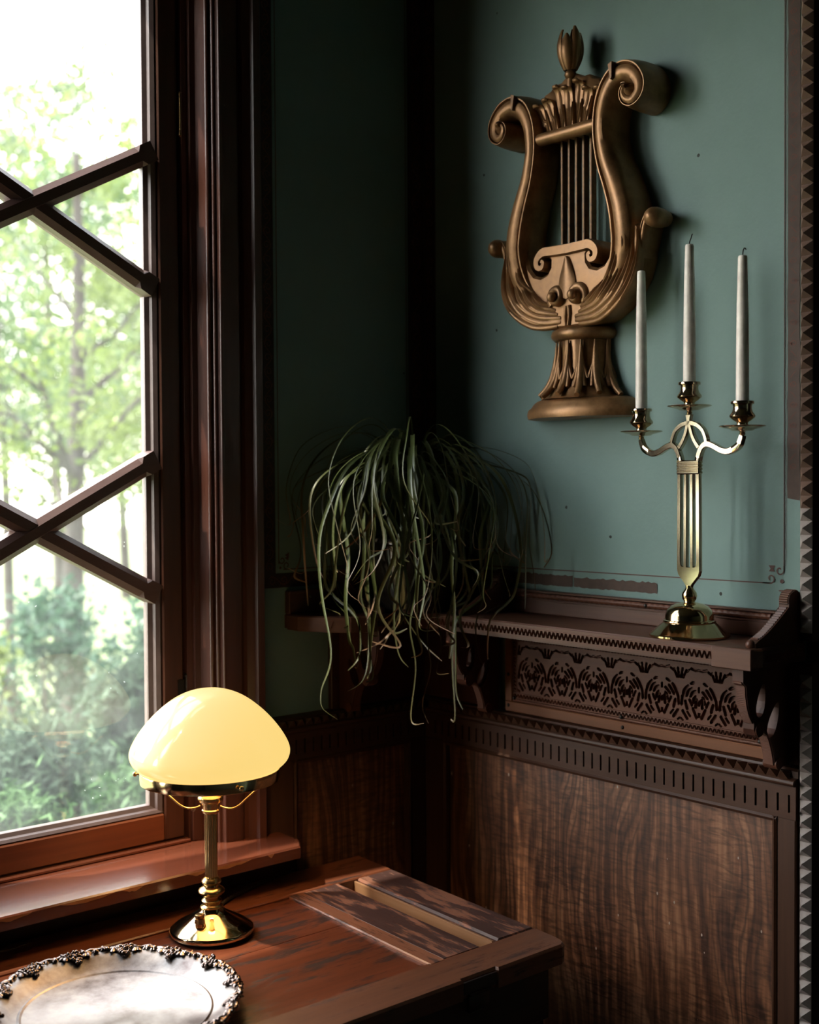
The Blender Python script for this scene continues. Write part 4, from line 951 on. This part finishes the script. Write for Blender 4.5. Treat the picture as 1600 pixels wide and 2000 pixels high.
for sg in (1, -1):
    g = G(); p = catmull([(.0225, .322, .0062), (.0262, .333, .0058), (.0330, .345, .0056), (.0445, .3515, .0058), (.060, .3485, .0056), (.082, .3395, .0056), (.100, .3375, .0058), (.1210, .346, .0062), (.1285, .357, .0056), (.1310, .364, .0050)], 6)
    g.sweep([(sg*q[0], q[1]) for q in p], [q[2] for q in p], .0042, CF, BAR, 0.0, True, flip=sg); ARMS[sg] = g.build('arm', 'candelbrass', cb, angle=40)
    g = G()
    p = catmull([(.0455, .351, .0042), (.0435, .362, .0042), (.036, .3765, .0042), (.022, .3865, .0043), (.008, .3905, .0045), (-.002, .391, .0045)], 6); g.sweep([(sg*q[0], q[1]) for q in p], [q[2] for q in p], .0040, CF, BAR, 0.0, True, flip=sg)
    p = catmull([(.026, .346, .0044), (.0165, .357, .0042), (.0085, .3705, .0040), (.0025, .388, .0040)], 6); g.sweep([(sg*q[0], q[1]) for q in p], [q[2] for q in p], .0040, CF, BAR, 0.0, True, flip=sg); g.build('tracery', 'candelbrass', cb, angle=40)
g = G(); tp = [(.0062, .388), (.0048, .396), (.0068, .4045), (.0072, .4065)]; plate(g, tp+[(-u, v) for u, v in reversed(tp)], (), .008); WEDGE = g.build('top_wedge', 'candelbrass', cb)
def cup(u, v, par):
    c = CF(u, v, 0)
    g = G(); g.lathe([(.0, -.0135), (.0045, -.0132), (.0055, -.0105), (.0044, -.0080), (.0062, -.0062), (.0180, -.0052), (.0215, -.0030), (.0300, -.0010), (.0395, .0018), (.0402, .0028), (.0392, .0036), (.0300, .0016), (.0215, .0002), (.0120, .0012), (.0, .0012)], c, 56); g.build('drip_pan', 'socketbrass', par, angle=40)
    g = G(); g.lathe([(.0, .0012), (.0098, .0014), (.0105, .0040), (.0095, .0075), (.0105, .0098), (.0165, .0135), (.0215, .0175), (.0224, .0202), (.0212, .0228), (.0180, .0268), (.0162, .0320), (.0160, .0372), (.0170, .0402), (.0196, .0408), (.0200, .0416), (.0200, .0452), (.0194, .0460), (.0118, .0460), (.0115, .0400), (.0, .0400)], c, 48); g.build('candle_socket', 'socketbrass', par, angle=40)
    return c
cps = [cup(-.1310, .3775, ARMS[-1]), cup(0.0, .4195, WEDGE), cup(.1310, .3775, ARMS[1])]
cl = ['left hand ivory taper candle of the candelabra, with a wick too short to stand', 'middle ivory taper candle, tallest on the candelabra, with a leaning black wick', 'right hand ivory taper candle of the candelabra, with a hooked black wick']
wk = [[(0, 0), (.0002, .0018), (.001, .003)], [(0, 0), (.0005, .006), (.0035, .012), (.0052, .017), (.0068, .0195)], [(0, 0), (.0006, .006), (.0014, .0105), (.0035, .0135), (.006, .0125), (.0066, .0105)]]
proto = None
for i, c in enumerate(cps):
    ln = (.2690, .2560, .2575)[i]; zb_ = c[2]+.0402
    if proto is None:
        t = thing('taper_candle', cl[i], 'candle', (c[0], c[1], zb_), 'taper candles on the candelabra')
        g = G(); g.lathe([(.0, .0), (.0112, .0), (.0113, .006), (.0109, ln*.35), (.0098, ln*.68), (.0082, ln*.92), (.0078, ln*.985), (.0070, ln*.997), (.0045, ln), (.0, ln-.001)], (c[0], c[1], zb_), 32); body = g.build('wax_body', 'wax', t, angle=60); proto = t
    else:
        t = proto.copy(); COL.objects.link(t); t.location = (c[0], c[1], zb_); t['label'] = cl[i]
        q = body.copy(); COL.objects.link(q); q.parent = t; q.scale = (1, 1, ln/.2690)
    g = G(); g.tube([(c[0]-.0, c[1]-p[0], zb_+ln-.0015+p[1]) for p in catmull(wk[i], 4)], .0011 if i else .0008, 7); g.build('wick', 'wick', t)

# ------------------------------------------------------------------ ponytail palm in a glazed pot
PX, PY = -.160, -.142
pl = thing('potted_palm', 'drooping ponytail palm in a dark glazed pot at the inner corner of the shelf', 'plant', (PX, PY, ZS))
g = G(); g.lathe([(.0, .0), (.078, .0), (.082, .004), (.084, .012), (.090, .045), (.100, .085), (.110, .125), (.1165, .148), (.1225, .152), (.1245, .158), (.1220, .1635), (.1150, .1640), (.1120, .158), (.108, .140), (.0, .138)], (PX, PY, ZS), 64, mod=lambda a, z: 1+.006*math.sin(a*22)*(1 if .01 < z < .145 else 0)); pt_ = g.build('pot', 'pot', pl, angle=40)
g = G(); g.lathe([(.1085, .0), (.1075, .003), (.06, .009), (.0, .012)], (PX, PY, ZS+.1385), 40); g.build('soil', 'soil', pt_)
TX, TY, TZ = PX+.0, PY+.0, ZS+.150
g = G(); zt_ = [0, .01, .03, .055, .08, .11, .135]; g.tube([(TX+.004*math.sin(i), TY, TZ-.006+z) for i, z in enumerate(zt_)], [.038, .036, .024, .018, .016, .017, .013], 16); g.build('trunk', 'trunk', pl)
CRZ = TZ+.122
def blade(rnd, az, reach, rise, drop, jit):
    """arching leaf: up from the crown, out, then hanging in loose curves"""
    r0 = np.array([TX+.009*math.cos(az), TY+.009*math.sin(az), CRZ+rnd.uniform(-.035, .012)]); d = np.array([math.cos(az), math.sin(az), 0.0]); s2 = np.array([-d[1], d[0], 0.0]); up = np.array([0, 0, 1.0]); b_ = rnd.uniform(-.4, .4)
    P = [r0, r0+d*reach*.16+up*rise*.62, r0+d*reach*.45+s2*reach*b_*.2+up*rise, r0+d*reach*.80+s2*reach*b_*.5+up*(rise*.78-.01), r0+d*reach*1.0+s2*reach*b_*.8+up*(rise*.30-.03)]
    q = P[-1].copy(); fall = drop; sgn = rnd.choice((-1, 1))
    while fall > .02:
        st_ = min(fall, rnd.uniform(.075, .13)); q = q+np.array([0, 0, -st_])+s2*sgn*rnd.uniform(.2, 1.0)*jit+d*rnd.uniform(-.75, .55)*jit; sgn = -sgn if rnd.random() < .75 else sgn; P.append(q.copy()); fall -= st_
    P.append(P[-1]+s2*sgn*rnd.uniform(.3, 1.4)*jit+d*rnd.uniform(-.5, 1.2)*jit+up*rnd.uniform(-.05, .012))
    pts = [np.array(c) for c in catmull([tuple(c) for c in P], 7)]; out = []
    for q in pts:
        q = q.copy()
        for k in (0, 1): q[k] = min(q[k], -.012-.010*(1-math.exp(-max(0, q[k]+.012)*12)) if q[k] > -.012 else q[k])
        q[0] = max(q[0], -.45); free = q[0] < -SD-.012 and q[1] < -SD-.012
        if q[2] < ZS+.05 and not free:
            if q[0] < -SD+.10 and q[1] < -SD+.10 and q[2] < ZS+.02: q[0] = min(q[0], -SD-.013); q[1] = min(q[1], -SD-.013)
            elif q[2] < ZS+.006: break
        dx, dy = q[0]-PX, q[1]-PY; rr = math.hypot(dx, dy)
        if ZS-.01 < q[2] < ZS+.175 and rr < .131: q[0] = min(-.012, PX+dx/max(rr, 1e-4)*.132); q[1] = min(-.012, PY+dy/max(rr, 1e-4)*.132)
        out.append(q)
    A = np.array(out)
    for _ in range(2): A[1:-1] = (A[:-2]+2*A[1:-1]+A[2:])/4
    return A
LV, LF, LT = [], [], []
def add_blade(pts, wmax, tipc):
    n = len(pts); o = len(LV); sd_ = None
    for i in range(n):
        t_ = pts[min(i+1, n-1)]-pts[max(i-1, 0)]; t_ /= np.linalg.norm(t_)+1e-9
        if sd_ is None:
            hz = pts[min(8, n-1)]-pts[0]; sd_ = np.cross(hz, np.array([0, 0, 1.0])); sd_ /= np.linalg.norm(sd_)+1e-9
        sd_ = sd_-t_*np.dot(sd_, t_); sd_ /= np.linalg.norm(sd_)+1e-9           # carried along the leaf
        nn2 = np.cross(sd_, t_); s_ = i/(n-1)
        w_ = wmax*(min(1, .55+s_*4))*(1-s_)**.55+.0006
        tw = 1.1*math.sin(2.6*s_+o*.37)*s_; c, s2 = math.cos(tw), math.sin(tw); e = sd_*c+nn2*s2; f = nn2*c-sd_*s2
        LV.extend([pts[i]-e*w_, pts[i]-f*w_*.42, pts[i]+e*w_]); LT.extend([min(1, s_*tipc)]*3)
    for i in range(n-1):
        a = o+3*i; LF.extend([(a, a+3, a+4, a+1), (a+1, a+4, a+5, a+2)])
pr = random.Random(21)
HEAD = math.radians(229)                            # towards the room
for k in range(124):
    az = HEAD+pr.gauss(0, .75) if k % 3 else pr.uniform(0, 2*PI)
    c = math.cos(az-HEAD); rch = pr.uniform(.09, .265)*(1.0 if c > 0 else .62); drop = pr.uniform(.05, .36) if k % 6 else pr.uniform(.36, .50)
    if c < .2: drop = min(drop, pr.uniform(.05, .22))
    add_blade(blade(pr, az, rch, pr.uniform(.035, .125), drop, pr.uniform(.018, .055)), pr.uniform(.0030, .0062), pr.uniform(.70, 1.12))
for k in range(22):                                 # fine stray ends reaching out
    az = HEAD+pr.uniform(-1.7, 1.7); add_blade(blade(pr, az, pr.uniform(.18, .31), pr.uniform(.07, .16), pr.uniform(.03, .22), pr.uniform(.02, .06)), .0014, 1.15)
g = G(); g.add(LV, LF, True); o = g.build('foliage', 'palm', pl)
at = o.data.attributes.new('tip', 'FLOAT', 'POINT'); at.data.foreach_set('value', LT)

# ------------------------------------------------------------------ sloping old desk
TH = math.radians(1.75); DK0 = Vector((0, -.06, .7217))
DK = lambda x, t_, n_=0.0: (x, DK0.y-t_*math.cos(TH)-n_*math.sin(TH), DK0.z-t_*math.sin(TH)+n_*math.cos(TH))
XR, XL, TF = -.2585, -1.95, .632
dk = thing('writing_desk', 'worn reddish wooden desk with a slotted sloping top, under the window sill', 'desk', (-1.1, -.38, 0.0))
bx = lambda g, x0, x1, t0, t1, n0, n1, b=.002: g.bbox(x0, x1, t0, t1, n0, n1, b, fn=DK)
g = G(); bx(g, XL, XR, 0.0, .1145, -.030, 0.0, .0025); BRK = g.build('back_rail', 'deskback', dk)
g = G(); bx(g, XL+.1, -.528, .114, .292, -.028, -.0055, .0008); bx(g, XL+.1, -.528, .2926, .545, -.028, -.0055, .0008); g.build('panel_board', 'deskpanel', dk)
g = G(); bx(g, -.5295, -.4935, .1148, .548, -.030, .0006, .0022); g.build('panel_strip', 'deskstrip', dk)
g = G(); bx(g, -.4932, -.405, .1148, .540, -.030, -.0006, .0008); g.build('scuffed_board', 'deskdark', dk)
g = G(); bx(g, -.3545, XR, .1148, .540, -.030, 0.0, .004); g.build('scuffed_board', 'deskdark', dk)
g = G(); bx(g, -.3615, -.3560, .1150, .530, -.030, -.0055, .0008); g.build('slot_lining', 'deskpale', dk)
g = G(); bx(g, -.4050, -.3560, .1150, .545, -.034, -.026, .0005); g.build('slot_floor', 'deskunder', dk)
g = G()                                             # front rail with rounded, worn corner and a notch for the lock
pf = [(XL, .538), (-.4955, .538)]+[(-.4955, .5405), (XR, .5405)]+[(XR, .598), (XR-.003, .614), (XR-.010, .626), (XR-.022, TF)]
pf += [(-.445, TF+.0), (-.447, TF-.006), (-.527, TF-.006), (-.529, TF), (XL, TF)]
g.prism(pf, lambda x, t_, n_: DK(x, t_, n_), -.036, 0.0, bev=.0045); fr_ = g.build('front_rail', 'deskfront', dk)
g = G(); bx(g, -.526, -.448, TF-.0055, TF-.0015, -.028, -.006, .0006); g.build('lock_plate', 'deskunder', fr_)
g = G(); g.bbox(-.515, -.465, -.6905, -.682, .640, .672, .002); g.tube([(-.515, -.692, .673), (-.465, -.692, .673)], .0028, 8); g.build('hinge', 'iron', fr_)
g = G(); g.bbox(XL+.02, XR-.03, -.665, -.640, .56, .665, .002); g.bbox(XL+.02, XR-.03, -.115, -.09, .56, .685, .002); g.bbox(XR-.055, XR-.03, -.64, -.115, .30, .668, .002); g.build('under_frame', 'deskunder', dk)  # side board made deeper to cover a lit gap under the desk
for x in (XL+.06, XR-.06):
    for y in (-.63, -.12): g = G(); g.bbox(x-.028, x+.028, y-.026, y+.026, 0.0, .665, .004); g.build('leg', 'deskunder', dk)
g = G(); ec = [(-1.092, .0235), (-1.080, .0150), (-1.066, .0165), (-1.052, .0110), (-1.040, .0120), (-1.034, .0185), (-1.044, .0240), (-1.056, .0235), (-1.066, .0300), (-1.078, .0265)]
g.prism([(x, t_) for x, t_ in ec], lambda x, t_, n_: DK(x, t_, n_), 0.0, .0022, holes=[[(-1.073, .0205), (-1.066, .0195), (-1.066, .0235), (-1.072, .0240)], [(-1.056, .0160), (-1.050, .0150), (-1.050, .0190), (-1.055, .0195)]]); g.build('escutcheon', 'brassdull', BRK)

# ------------------------------------------------------------------ brass table lamp with opal shade
LX0, LY0 = -.7464, -.2339; LZ = DK(0, .174, 0)[2]
lp = thing('table_lamp', 'lit brass table lamp with a domed opal glass shade, on the desk by the window', 'lamp', (LX0, LY0, LZ))
LC = (LX0, LY0, LZ)
g = G(); g.lathe([(.0, -.0006), (.0770, -.0006), (.0785, .0015), (.0788, .0050), (.0770, .0085), (.0755, .0095), (.0735, .0108), (.066, .0165), (.055, .0225), (.043, .0285), (.034, .0335), (.0275, .0380), (.0235, .0425), (.0222, .0455), (.0, .0455)], LC, 80); LB = g.build('base', 'brass', lp, angle=40)
g = G(); g.lathe([(.0205, .0450), (.0210, .0480), (.0170, .0500), (.0160, .0515), (.0162, .0540), (.0182, .0565), (.0190, .0590), (.0170, .0612), (.0128, .0640), (.0128, .0665), (.0200, .0700), (.0240, .0735), (.0252, .0765), (.0240, .0795), (.0195, .0830), (.0142, .0855), (.0135, .0880), (.0170, .0905), (.0188, .0940), (.0180, .0970), (.0150, .1000), (.0138, .1025), (.0, .1025)], LC, 48); g.build('turned_knops', 'brassdull', lp, angle=35)
g = G(); g.lathe([(.0120, .1020), (.0120, .2235)], LC, 96, mod=lambda a, z: 1-.085*abs(math.sin(a*10))); g.build('fluted_column', 'brassdull', lp, angle=60)
g = G(); g.lathe([(.0125, .2220), (.0150, .2235), (.0165, .2262), (.0165, .2285), (.0150, .2305), (.0160, .2325), (.0165, .2390), (.0172, .2420), (.0215, .2445), (.0235, .2480), (.0236, .2520), (.0228, .2550), (.0215, .2570), (.0215, .3050), (.0, .3050)], LC, 48); SK = g.build('socket', 'brassdull', lp, angle=35)
ZR0, ZR1 = .2860, .3065
g = G(); g.lathe([(.1292, ZR0), (.1300, ZR0), (.1304, ZR0+.001), (.1304, ZR1-.001), (.1300, ZR1), (.1285, ZR1), (.1285, ZR0), (.1292, ZR0)], LC, 120, cap=False); GR = g.build('gallery_ring', 'brass', lp, angle=30)
rd = Vector((.7585, -.6516, 0)); fw = Vector((.6516, .7585, 0))
angs = [math.radians(d) for d in (182, 302, 62)]     # round the ring
for a in angs:
    dr = rd*math.cos(a)+fw*math.sin(a); c = Vector(LC)+Vector((0, 0, (ZR0+ZR1)/2+.001))
    g = G(); g.tube([c+dr*.128, c+dr*.137], .0022, 8); g.tube([c+dr*.1365, c+dr*.1385, c+dr*.1415, c+dr*.1435], [.0028, .0046, .0046, .0026], 12); g.build('thumb_screw', 'brassdull', GR)
for a in (math.radians(188), math.radians(348), math.radians(92)):
    dr = rd*math.cos(a)+fw*math.sin(a); c = Vector(LC)
    p = catmull([tuple(c+dr*r_+Vector((0, 0, z_))) for r_, z_ in ((.019, .2365), (.028, .2335), (.042, .2330), (.056, .2395), (.072, .2540), (.095, .2740), (.115, .2860), (.1285, .2930))], 5)
    g = G(); g.tube(p, .0019, 8); g.build('support_arm', 'brassdull', lp)
SP = [(.1262, .2960), (.1268, .3030), (.1300, .3085), (.1375, .3145), (.1440, .3215), (.1478, .3300), (.1488, .3370), (.1478, .3445), (.1440, .3545), (.1365, .3680), (.1245, .3850), (.1090, .4030), (.0915, .4195), (.0720, .4345), (.0520, .4455), (.0320, .4525), (.0140, .4555), (.0, .4560)]
SPs = catmull(SP, 3); inner = [(max(0, r-.004), z-.0030) for r, z in reversed(SPs)]
g = G(); g.lathe([(max(r, 0), z) for r, z in SPs]+[] , LC, 96, cap=False); g.lathe([(r, z) for r, z in inner]+[(max(SPs[0][0], 0), SPs[0][1])], LC, 96, cap=False); g.build('shade', 'opal', lp)
g = G(); g.sphere((LX0, LY0, LZ+.370), .030, 20, (1, 1, 1.2)); g.tube([(LX0, LY0, LZ+.300), (LX0, LY0, LZ+.342)], [.013, .016], 12); g.build('bulb', 'bulb', SK)
c = Vector(LC); dr = (rd*-.30-fw*.95).normalized(); p0 = c+dr*.048+Vector((0, 0, .0245))
g = G(); g.tube([p0, p0+Vector((0, 0, .006)), p0+Vector((0, 0, .0072)), p0+Vector((0, 0, .0150)), p0+Vector((0, 0, .0162)), p0+Vector((0, 0, .0170)), p0+Vector((0, 0, .0225)), p0+Vector((0, 0, .0235))], [.0085, .0085, .0100, .0090, .0060, .0088, .0088, .006], 16); g.build('switch', 'brassdull', LB)
cp = catmull([(-.7060, -.1720, LZ+.012), (-.690, -.158, LZ+.0085), (-.640, -.125, LZ+.0095), (-.575, -.099, LZ+.0085), (-.520, -.079, LZ+.0090), (-.455, -.0655, LZ+.0085)], 14)
g = G()
for ph in (0, 2.094, 4.189):
    pts = []
    for i, q in enumerate(cp):
        a = ph+i*.85; d = Vector(cp[min(i+1, len(cp)-1)])-Vector(cp[max(i-1, 0)]); d.normalize(); n1 = d.cross(Vector((0, 0, 1))).normalized(); n2 = n1.cross(d); pts.append(Vector(q)+(n1*math.cos(a)+n2*math.sin(a))*.0019)
    g.tube(pts, .0019, 6)
g.build('cord', 'cord', LB)

# ------------------------------------------------------------------ silver tray with a grape-vine rim
TRC = (-1.045, -.431); TT = (-.06-TRC[1])/math.cos(TH)
TR = lambda a, r_, n_: DK(TRC[0]+r_*math.cos(a), TT-r_*math.sin(a), n_)
tr = thing('silver_tray', 'round tarnished silver tray with a grape vine rim, on the desk', 'tray', DK(TRC[0], TT, 0))
tp_ = [(.0, .0005), (.150, .0005), (.156, .0012), (.166, .0060), (.178, .0150), (.188, .0215), (.197, .0245), (.1975, .0262), (.190, .0250), (.178, .0188), (.165, .0098), (.1535, .0046), (.1500, .0062), (.1475, .0050), (.1455, .0032), (.0, .0030)]
n = 120; vs = []
for r_, z in tp_:
    for i in range(n):
        a = 2*PI*i/n; lob = 1+.012*math.cos(6*a+.6)*(max(0, r_-.150)/.047); vs.append(TR(a, r_*lob, z))
g = G(); g.add(vs, [(j*n+i, j*n+(i+1) % n, (j+1)*n+(i+1) % n, (j+1)*n+i) for j in range(len(tp_)-1) for i in range(n)], True); g.build('plate', 'silver', tr, angle=45)
rim_r = lambda a: .1965*(1+.012*math.cos(6*a+.6))
g = G(); g.tube([TR(2*PI*i/180, rim_r(2*PI*i/180)+.0022*math.sin(i*.9), .0265+.0012*math.sin(i*1.7)) for i in range(181)], .0042, 8)
kr = random.Random(9)
for i in range(60):                                  # knots and tendrils on the vine
    a = 2*PI*i/60+kr.uniform(-.03, .03); r_ = rim_r(a)+kr.uniform(-.006, .003); p = TR(a, r_, .0285); g.sphere(p, kr.uniform(.0035, .0055), 8, (1, 1, .75))
    if i % 2: g.tube([TR(a+q*.012, rim_r(a)-.004-.004*math.sin(q), .0285+.001*q) for q in range(5)], .0016, 6)
VR = g.build('vine_rim', 'silverrim', tr)
def vine_leaf(g, a, r_, n_, s_, rot):
    k = 20; pts = []
    for i in range(k):
        q = 2*PI*i/k; rr = s_*(.62+.38*abs(math.cos(2.5*q))); pts.append((rr*math.cos(q+rot), rr*math.sin(q+rot)))
    vs = [TR(a+p[0]/r_, r_+p[1], n_) for p in pts]+[TR(a+p[0]*.5/r_, r_+p[1]*.5, n_+.0035) for p in pts]+[TR(a, r_, n_+.0022)]
    g.add(vs, [(i, (i+1) % k, k+(i+1) % k, k+i) for i in range(k)]+[(k+i, k+(i+1) % k, 2*k) for i in range(k)], True)
for k in range(14):
    a = 2*PI*k/14+.12; g = G(); r0 = rim_r(a)
    for j in range(34):
        s_ = kr.random(); sp2 = .0125*(1-s_*.75)
        rr = r0-.001-.021*s_+kr.uniform(-.001, .001); da = kr.uniform(-1, 1)*sp2*1.35/r0
        g.sphere(TR(a+da, rr, .0305-.010*s_+.004*kr.random()*(1-abs(da)*r0/.017)), kr.uniform(.0030, .0040), 8)
    g.build('grape_cluster', 'silverrim', VR)
    g = G()
    for sg in (-1, 1): vine_leaf(g, a+sg*.098, rim_r(a)-.004, .0265, .0125, kr.uniform(0, 6)); vine_leaf(g, a+sg*.19, rim_r(a)-.002, .027, .0075, kr.uniform(0, 6))
    g.build('vine_leaf', 'silverrim', VR)

# ------------------------------------------------------------------ garden outside the window
GZ = -1.0
g = G(); P = [[(x, y, GZ+.25*math.sin(x*.7)*math.cos(y*.5)) for y in np.linspace(.6, 60, 60)] for x in np.linspace(-40, 40, 80)]; g.grid(P); g.build('ground', 'ground', kind='structure')
g = G(); g.box(XW-.15, .15, .0, .15, -1.4, -.1); g.build('wall_foundation', 'roomwall', kind='structure')
def leaves(g, rnd, centers, per, spread, size, flat=.7, long=1.0):
    C_ = np.array(centers); N_ = len(C_)*per
    P = np.repeat(C_[:, :3], per, 0)+rnd.normal(size=(N_, 3))*np.repeat(C_[:, 3:4], per, 0)*spread*np.array([1, 1, flat])
    A = rnd.normal(size=(N_, 3)); A /= np.linalg.norm(A, axis=1)[:, None]; B = np.cross(A, rnd.normal(size=(N_, 3))); B /= np.linalg.norm(B, axis=1)[:, None]
    s_ = size*rnd.uniform(.6, 1.25, (N_, 1))
    V = np.stack([P-A*s_*.5*long, P+B*s_*.28, P+A*s_*.5*long, P-B*s_*.28], 1).reshape(-1, 3)
    o = len(g.v); g.v += V.tolist(); g.f += [(o+4*i, o+4*i+1, o+4*i+2, o+4*i+3) for i in range(N_)]; g.sm += [False]*N_
def tree(label, base, top_z, crown_r, leafm, seed, nclump, per, leafsize, trunk_r, lean=(0, 0), branches=7, crown_from=.25, spread=.8, cat='tree', name='garden_tree', density=None):
    rnd = np.random.default_rng(seed); rr = random.Random(seed)
    t = thing(name, label, cat, tuple(base), 'trees beyond the window')
    hgt = top_z-base[2]; g = G()
    def trunk_pt(s_): return Vector((base[0]+lean[0]*s_+.06*math.sin(4*s_+seed), base[1]+lean[1]*s_+.06*math.cos(3*s_+seed), base[2]+hgt*.86*s_))
    g.tube([trunk_pt(i/14)-Vector((0, 0, .25 if i == 0 else 0)) for i in range(15)], [trunk_r*(1-.72*i/14) for i in range(15)], 10)
    tips = []
    for b in range(branches):
        s_ = rr.uniform(crown_from, .9); a = 2*PI*b/branches+rr.uniform(-.5, .5); L_ = crown_r*rr.uniform(.5, .95)*(1.15-s_*.5); p0 = trunk_pt(s_); r0 = trunk_r*(1-.72*s_)*.55
        pts = [p0+Vector((math.cos(a)*L_*q, math.sin(a)*L_*q, L_*(.75*q+.2*q*q)*rr.uniform(.9, 1.1))) for q in [i/7 for i in range(8)]]; g.tube(pts, [r0*(1-.8*i/7) for i in range(8)], 7); tips += pts[3:]
        for q in (3, 5):
            a2 = a+rr.uniform(-1.1, 1.1); L2 = L_*.45; p2 = [pts[q]+Vector((math.cos(a2)*L2*w, math.sin(a2)*L2*w, L2*.6*w)) for w in (0, .35, .7, 1)]; g.tube(p2, [r0*.4, r0*.3, r0*.2, r0*.1], 6); tips += p2[2:]
    g.build('trunk', 'bark', t)
    cs = []
    for i in range(nclump):
        if rr.random() < .55: p = rr.choice(tips); cs.append((p.x+rr.gauss(0, .2), p.y+rr.gauss(0, .2), p.z+rr.gauss(0, .2), rr.uniform(.22, .42)))
        else:
            s_ = rr.random()**.8; z = lerp(base[2]+hgt*crown_from, top_z, s_); r_ = crown_r*math.sin(PI*min(.97, .12+.85*s_))**.7*math.sqrt(rr.random()); a = rr.uniform(0, 2*PI); p = trunk_pt(min(1, s_)); cs.append((p.x+r_*math.cos(a), p.y+r_*math.sin(a), z, rr.uniform(.2, .42)))
    g = G(); leaves(g, rnd, cs, per, spread, leafsize); g.build('crown', leafm, t)
    return t
def shrub(label, c, rx, ry, hgt, leafm, seed, nclump, per, leafsize, name='garden_shrub', long=1.0, up=0.0, cat='shrub', sp=.55):
    rnd = np.random.default_rng(seed); rr = random.Random(seed)
    t = thing(name, label, cat, (c[0], c[1], c[2]), 'shrubs below the window')
    g = G()
    for i in range(6):
        a = 2*PI*i/6; g.tube([(c[0]+.05*math.cos(a), c[1]+.05*math.sin(a), c[2]-.25), (c[0]+rx*.4*math.cos(a), c[1]+ry*.4*math.sin(a), c[2]+hgt*.5), (c[0]+rx*.65*math.cos(a), c[1]+ry*.65*math.sin(a), c[2]+hgt*.8)], [.03, .02, .006], 6)
    g.build('stem', 'bark', t)
    cs = []
    for i in range(nclump):
        u = rr.random()**.5; a = rr.uniform(0, 2*PI); s_ = rr.random(); r_ = math.sqrt(max(0, 1-(s_*.95)**2))*u; cs.append((c[0]+rx*r_*math.cos(a), c[1]+ry*r_*math.sin(a), c[2]+hgt*s_, rr.uniform(.12, .26)))
    g = G(); leaves(g, rnd, cs, per, sp, leafsize, 1.0, long); g.build('foliage', leafm, t)
    return t
tree('tall slender tree with an upright grey trunk, nearest behind the shrubs', (2.745, 7.543, GZ), 5.190, 1.25, 'leafbright', 11, 78, 52, .085, .120, (.05, .1), 9, .36, .55)
tree('thin dark-stemmed tree at the left of the view through the window', (3.459, 10.488, GZ), 5.610, 1.3, 'leafmid', 12, 95, 58, .09, .070, (-.25, .1), 8, .36, .55)
tree('bushy yellow-green tree filling the right of the window view', (6.022, 12.240, GZ), 6.067, 1.5, 'leafbright', 13, 110, 60, .10, .065, (.1, .0), 8, .30, .6)
tree('pale distant tree behind the others, top showing in the haze', (6.592, 16.231, GZ), 7.895, 1.7, 'leafmid', 14, 120, 62, .14, .12, (0, .2), 9, .30, .65)
tree('farthest yellow-green tree behind the slender trunks', (10.917, 22.268, GZ), 8.298, 2.4, 'leafbright', 15, 110, 60, .17, .12, (0, .2), 8, .25, .7)
shrub('broad blue-green shrub at the foot of the trees', (1.831, 6.088, GZ), .62, .55, 0.713-GZ, 'leafcool', 21, 75, 60, .075, sp=.45)
shrub('blue-green shrub to the right, against the sash', (1.845, 4.626, GZ), .46, .40, 0.772-GZ, 'leafcool', 22, 70, 60, .070, sp=.36)
shrub('yellow-green shrub at the far left behind the juniper', (0.747, 4.910, GZ), .40, .36, 0.742-GZ, 'leafbright', 23, 50, 55, .07, sp=.32)
shrub('tall feathery grey-green juniper by the sash', (1.307, 3.770, GZ), .36, .30, 0.466-GZ, 'juniper', 24, 130, 150, .038, 'juniper_bush', 2.6, cat='bush', sp=.32)
shrub('spreading grey-green juniper left of the lamp shade', (0.344, 3.017, GZ), .34, .30, 0.417-GZ, 'juniper', 25, 130, 150, .034, 'juniper_bush', 2.6, cat='bush', sp=.32)
shrub('low bright green hedge bush just below the sill, left', (-0.244, 1.808, GZ), .19, .18, 0.443-GZ, 'hedge', 26, 110, 150, .026, 'hedge_bush', 2.2, cat='bush', sp=.28)
shrub('low bright green hedge bush just below the sill, behind the lamp', (0.374, 2.134, GZ), .20, .18, 0.367-GZ, 'hedge', 27, 110, 150, .028, 'hedge_bush', 2.2, cat='bush', sp=.28)
for i, (x, y, tz, r_) in enumerate(((-5.0, 20.0, 4.2, 2.4), (-14.0, 19.0, 4.0, 2.6), (-24.0, 22.0, 4.8, 3.2))):   # garden west of the view, lights and reflections
    tree(('round-crowned tree straight out from the middle casement', 'wide low tree out beyond the left casement', 'farther wide tree to the west of the house')[i], (x, y, GZ), tz, r_, 'leafmid' if i % 2 else 'leafbright', 40+i, 90, 55, .16, .10, (0, .1), 7, .2, .9)
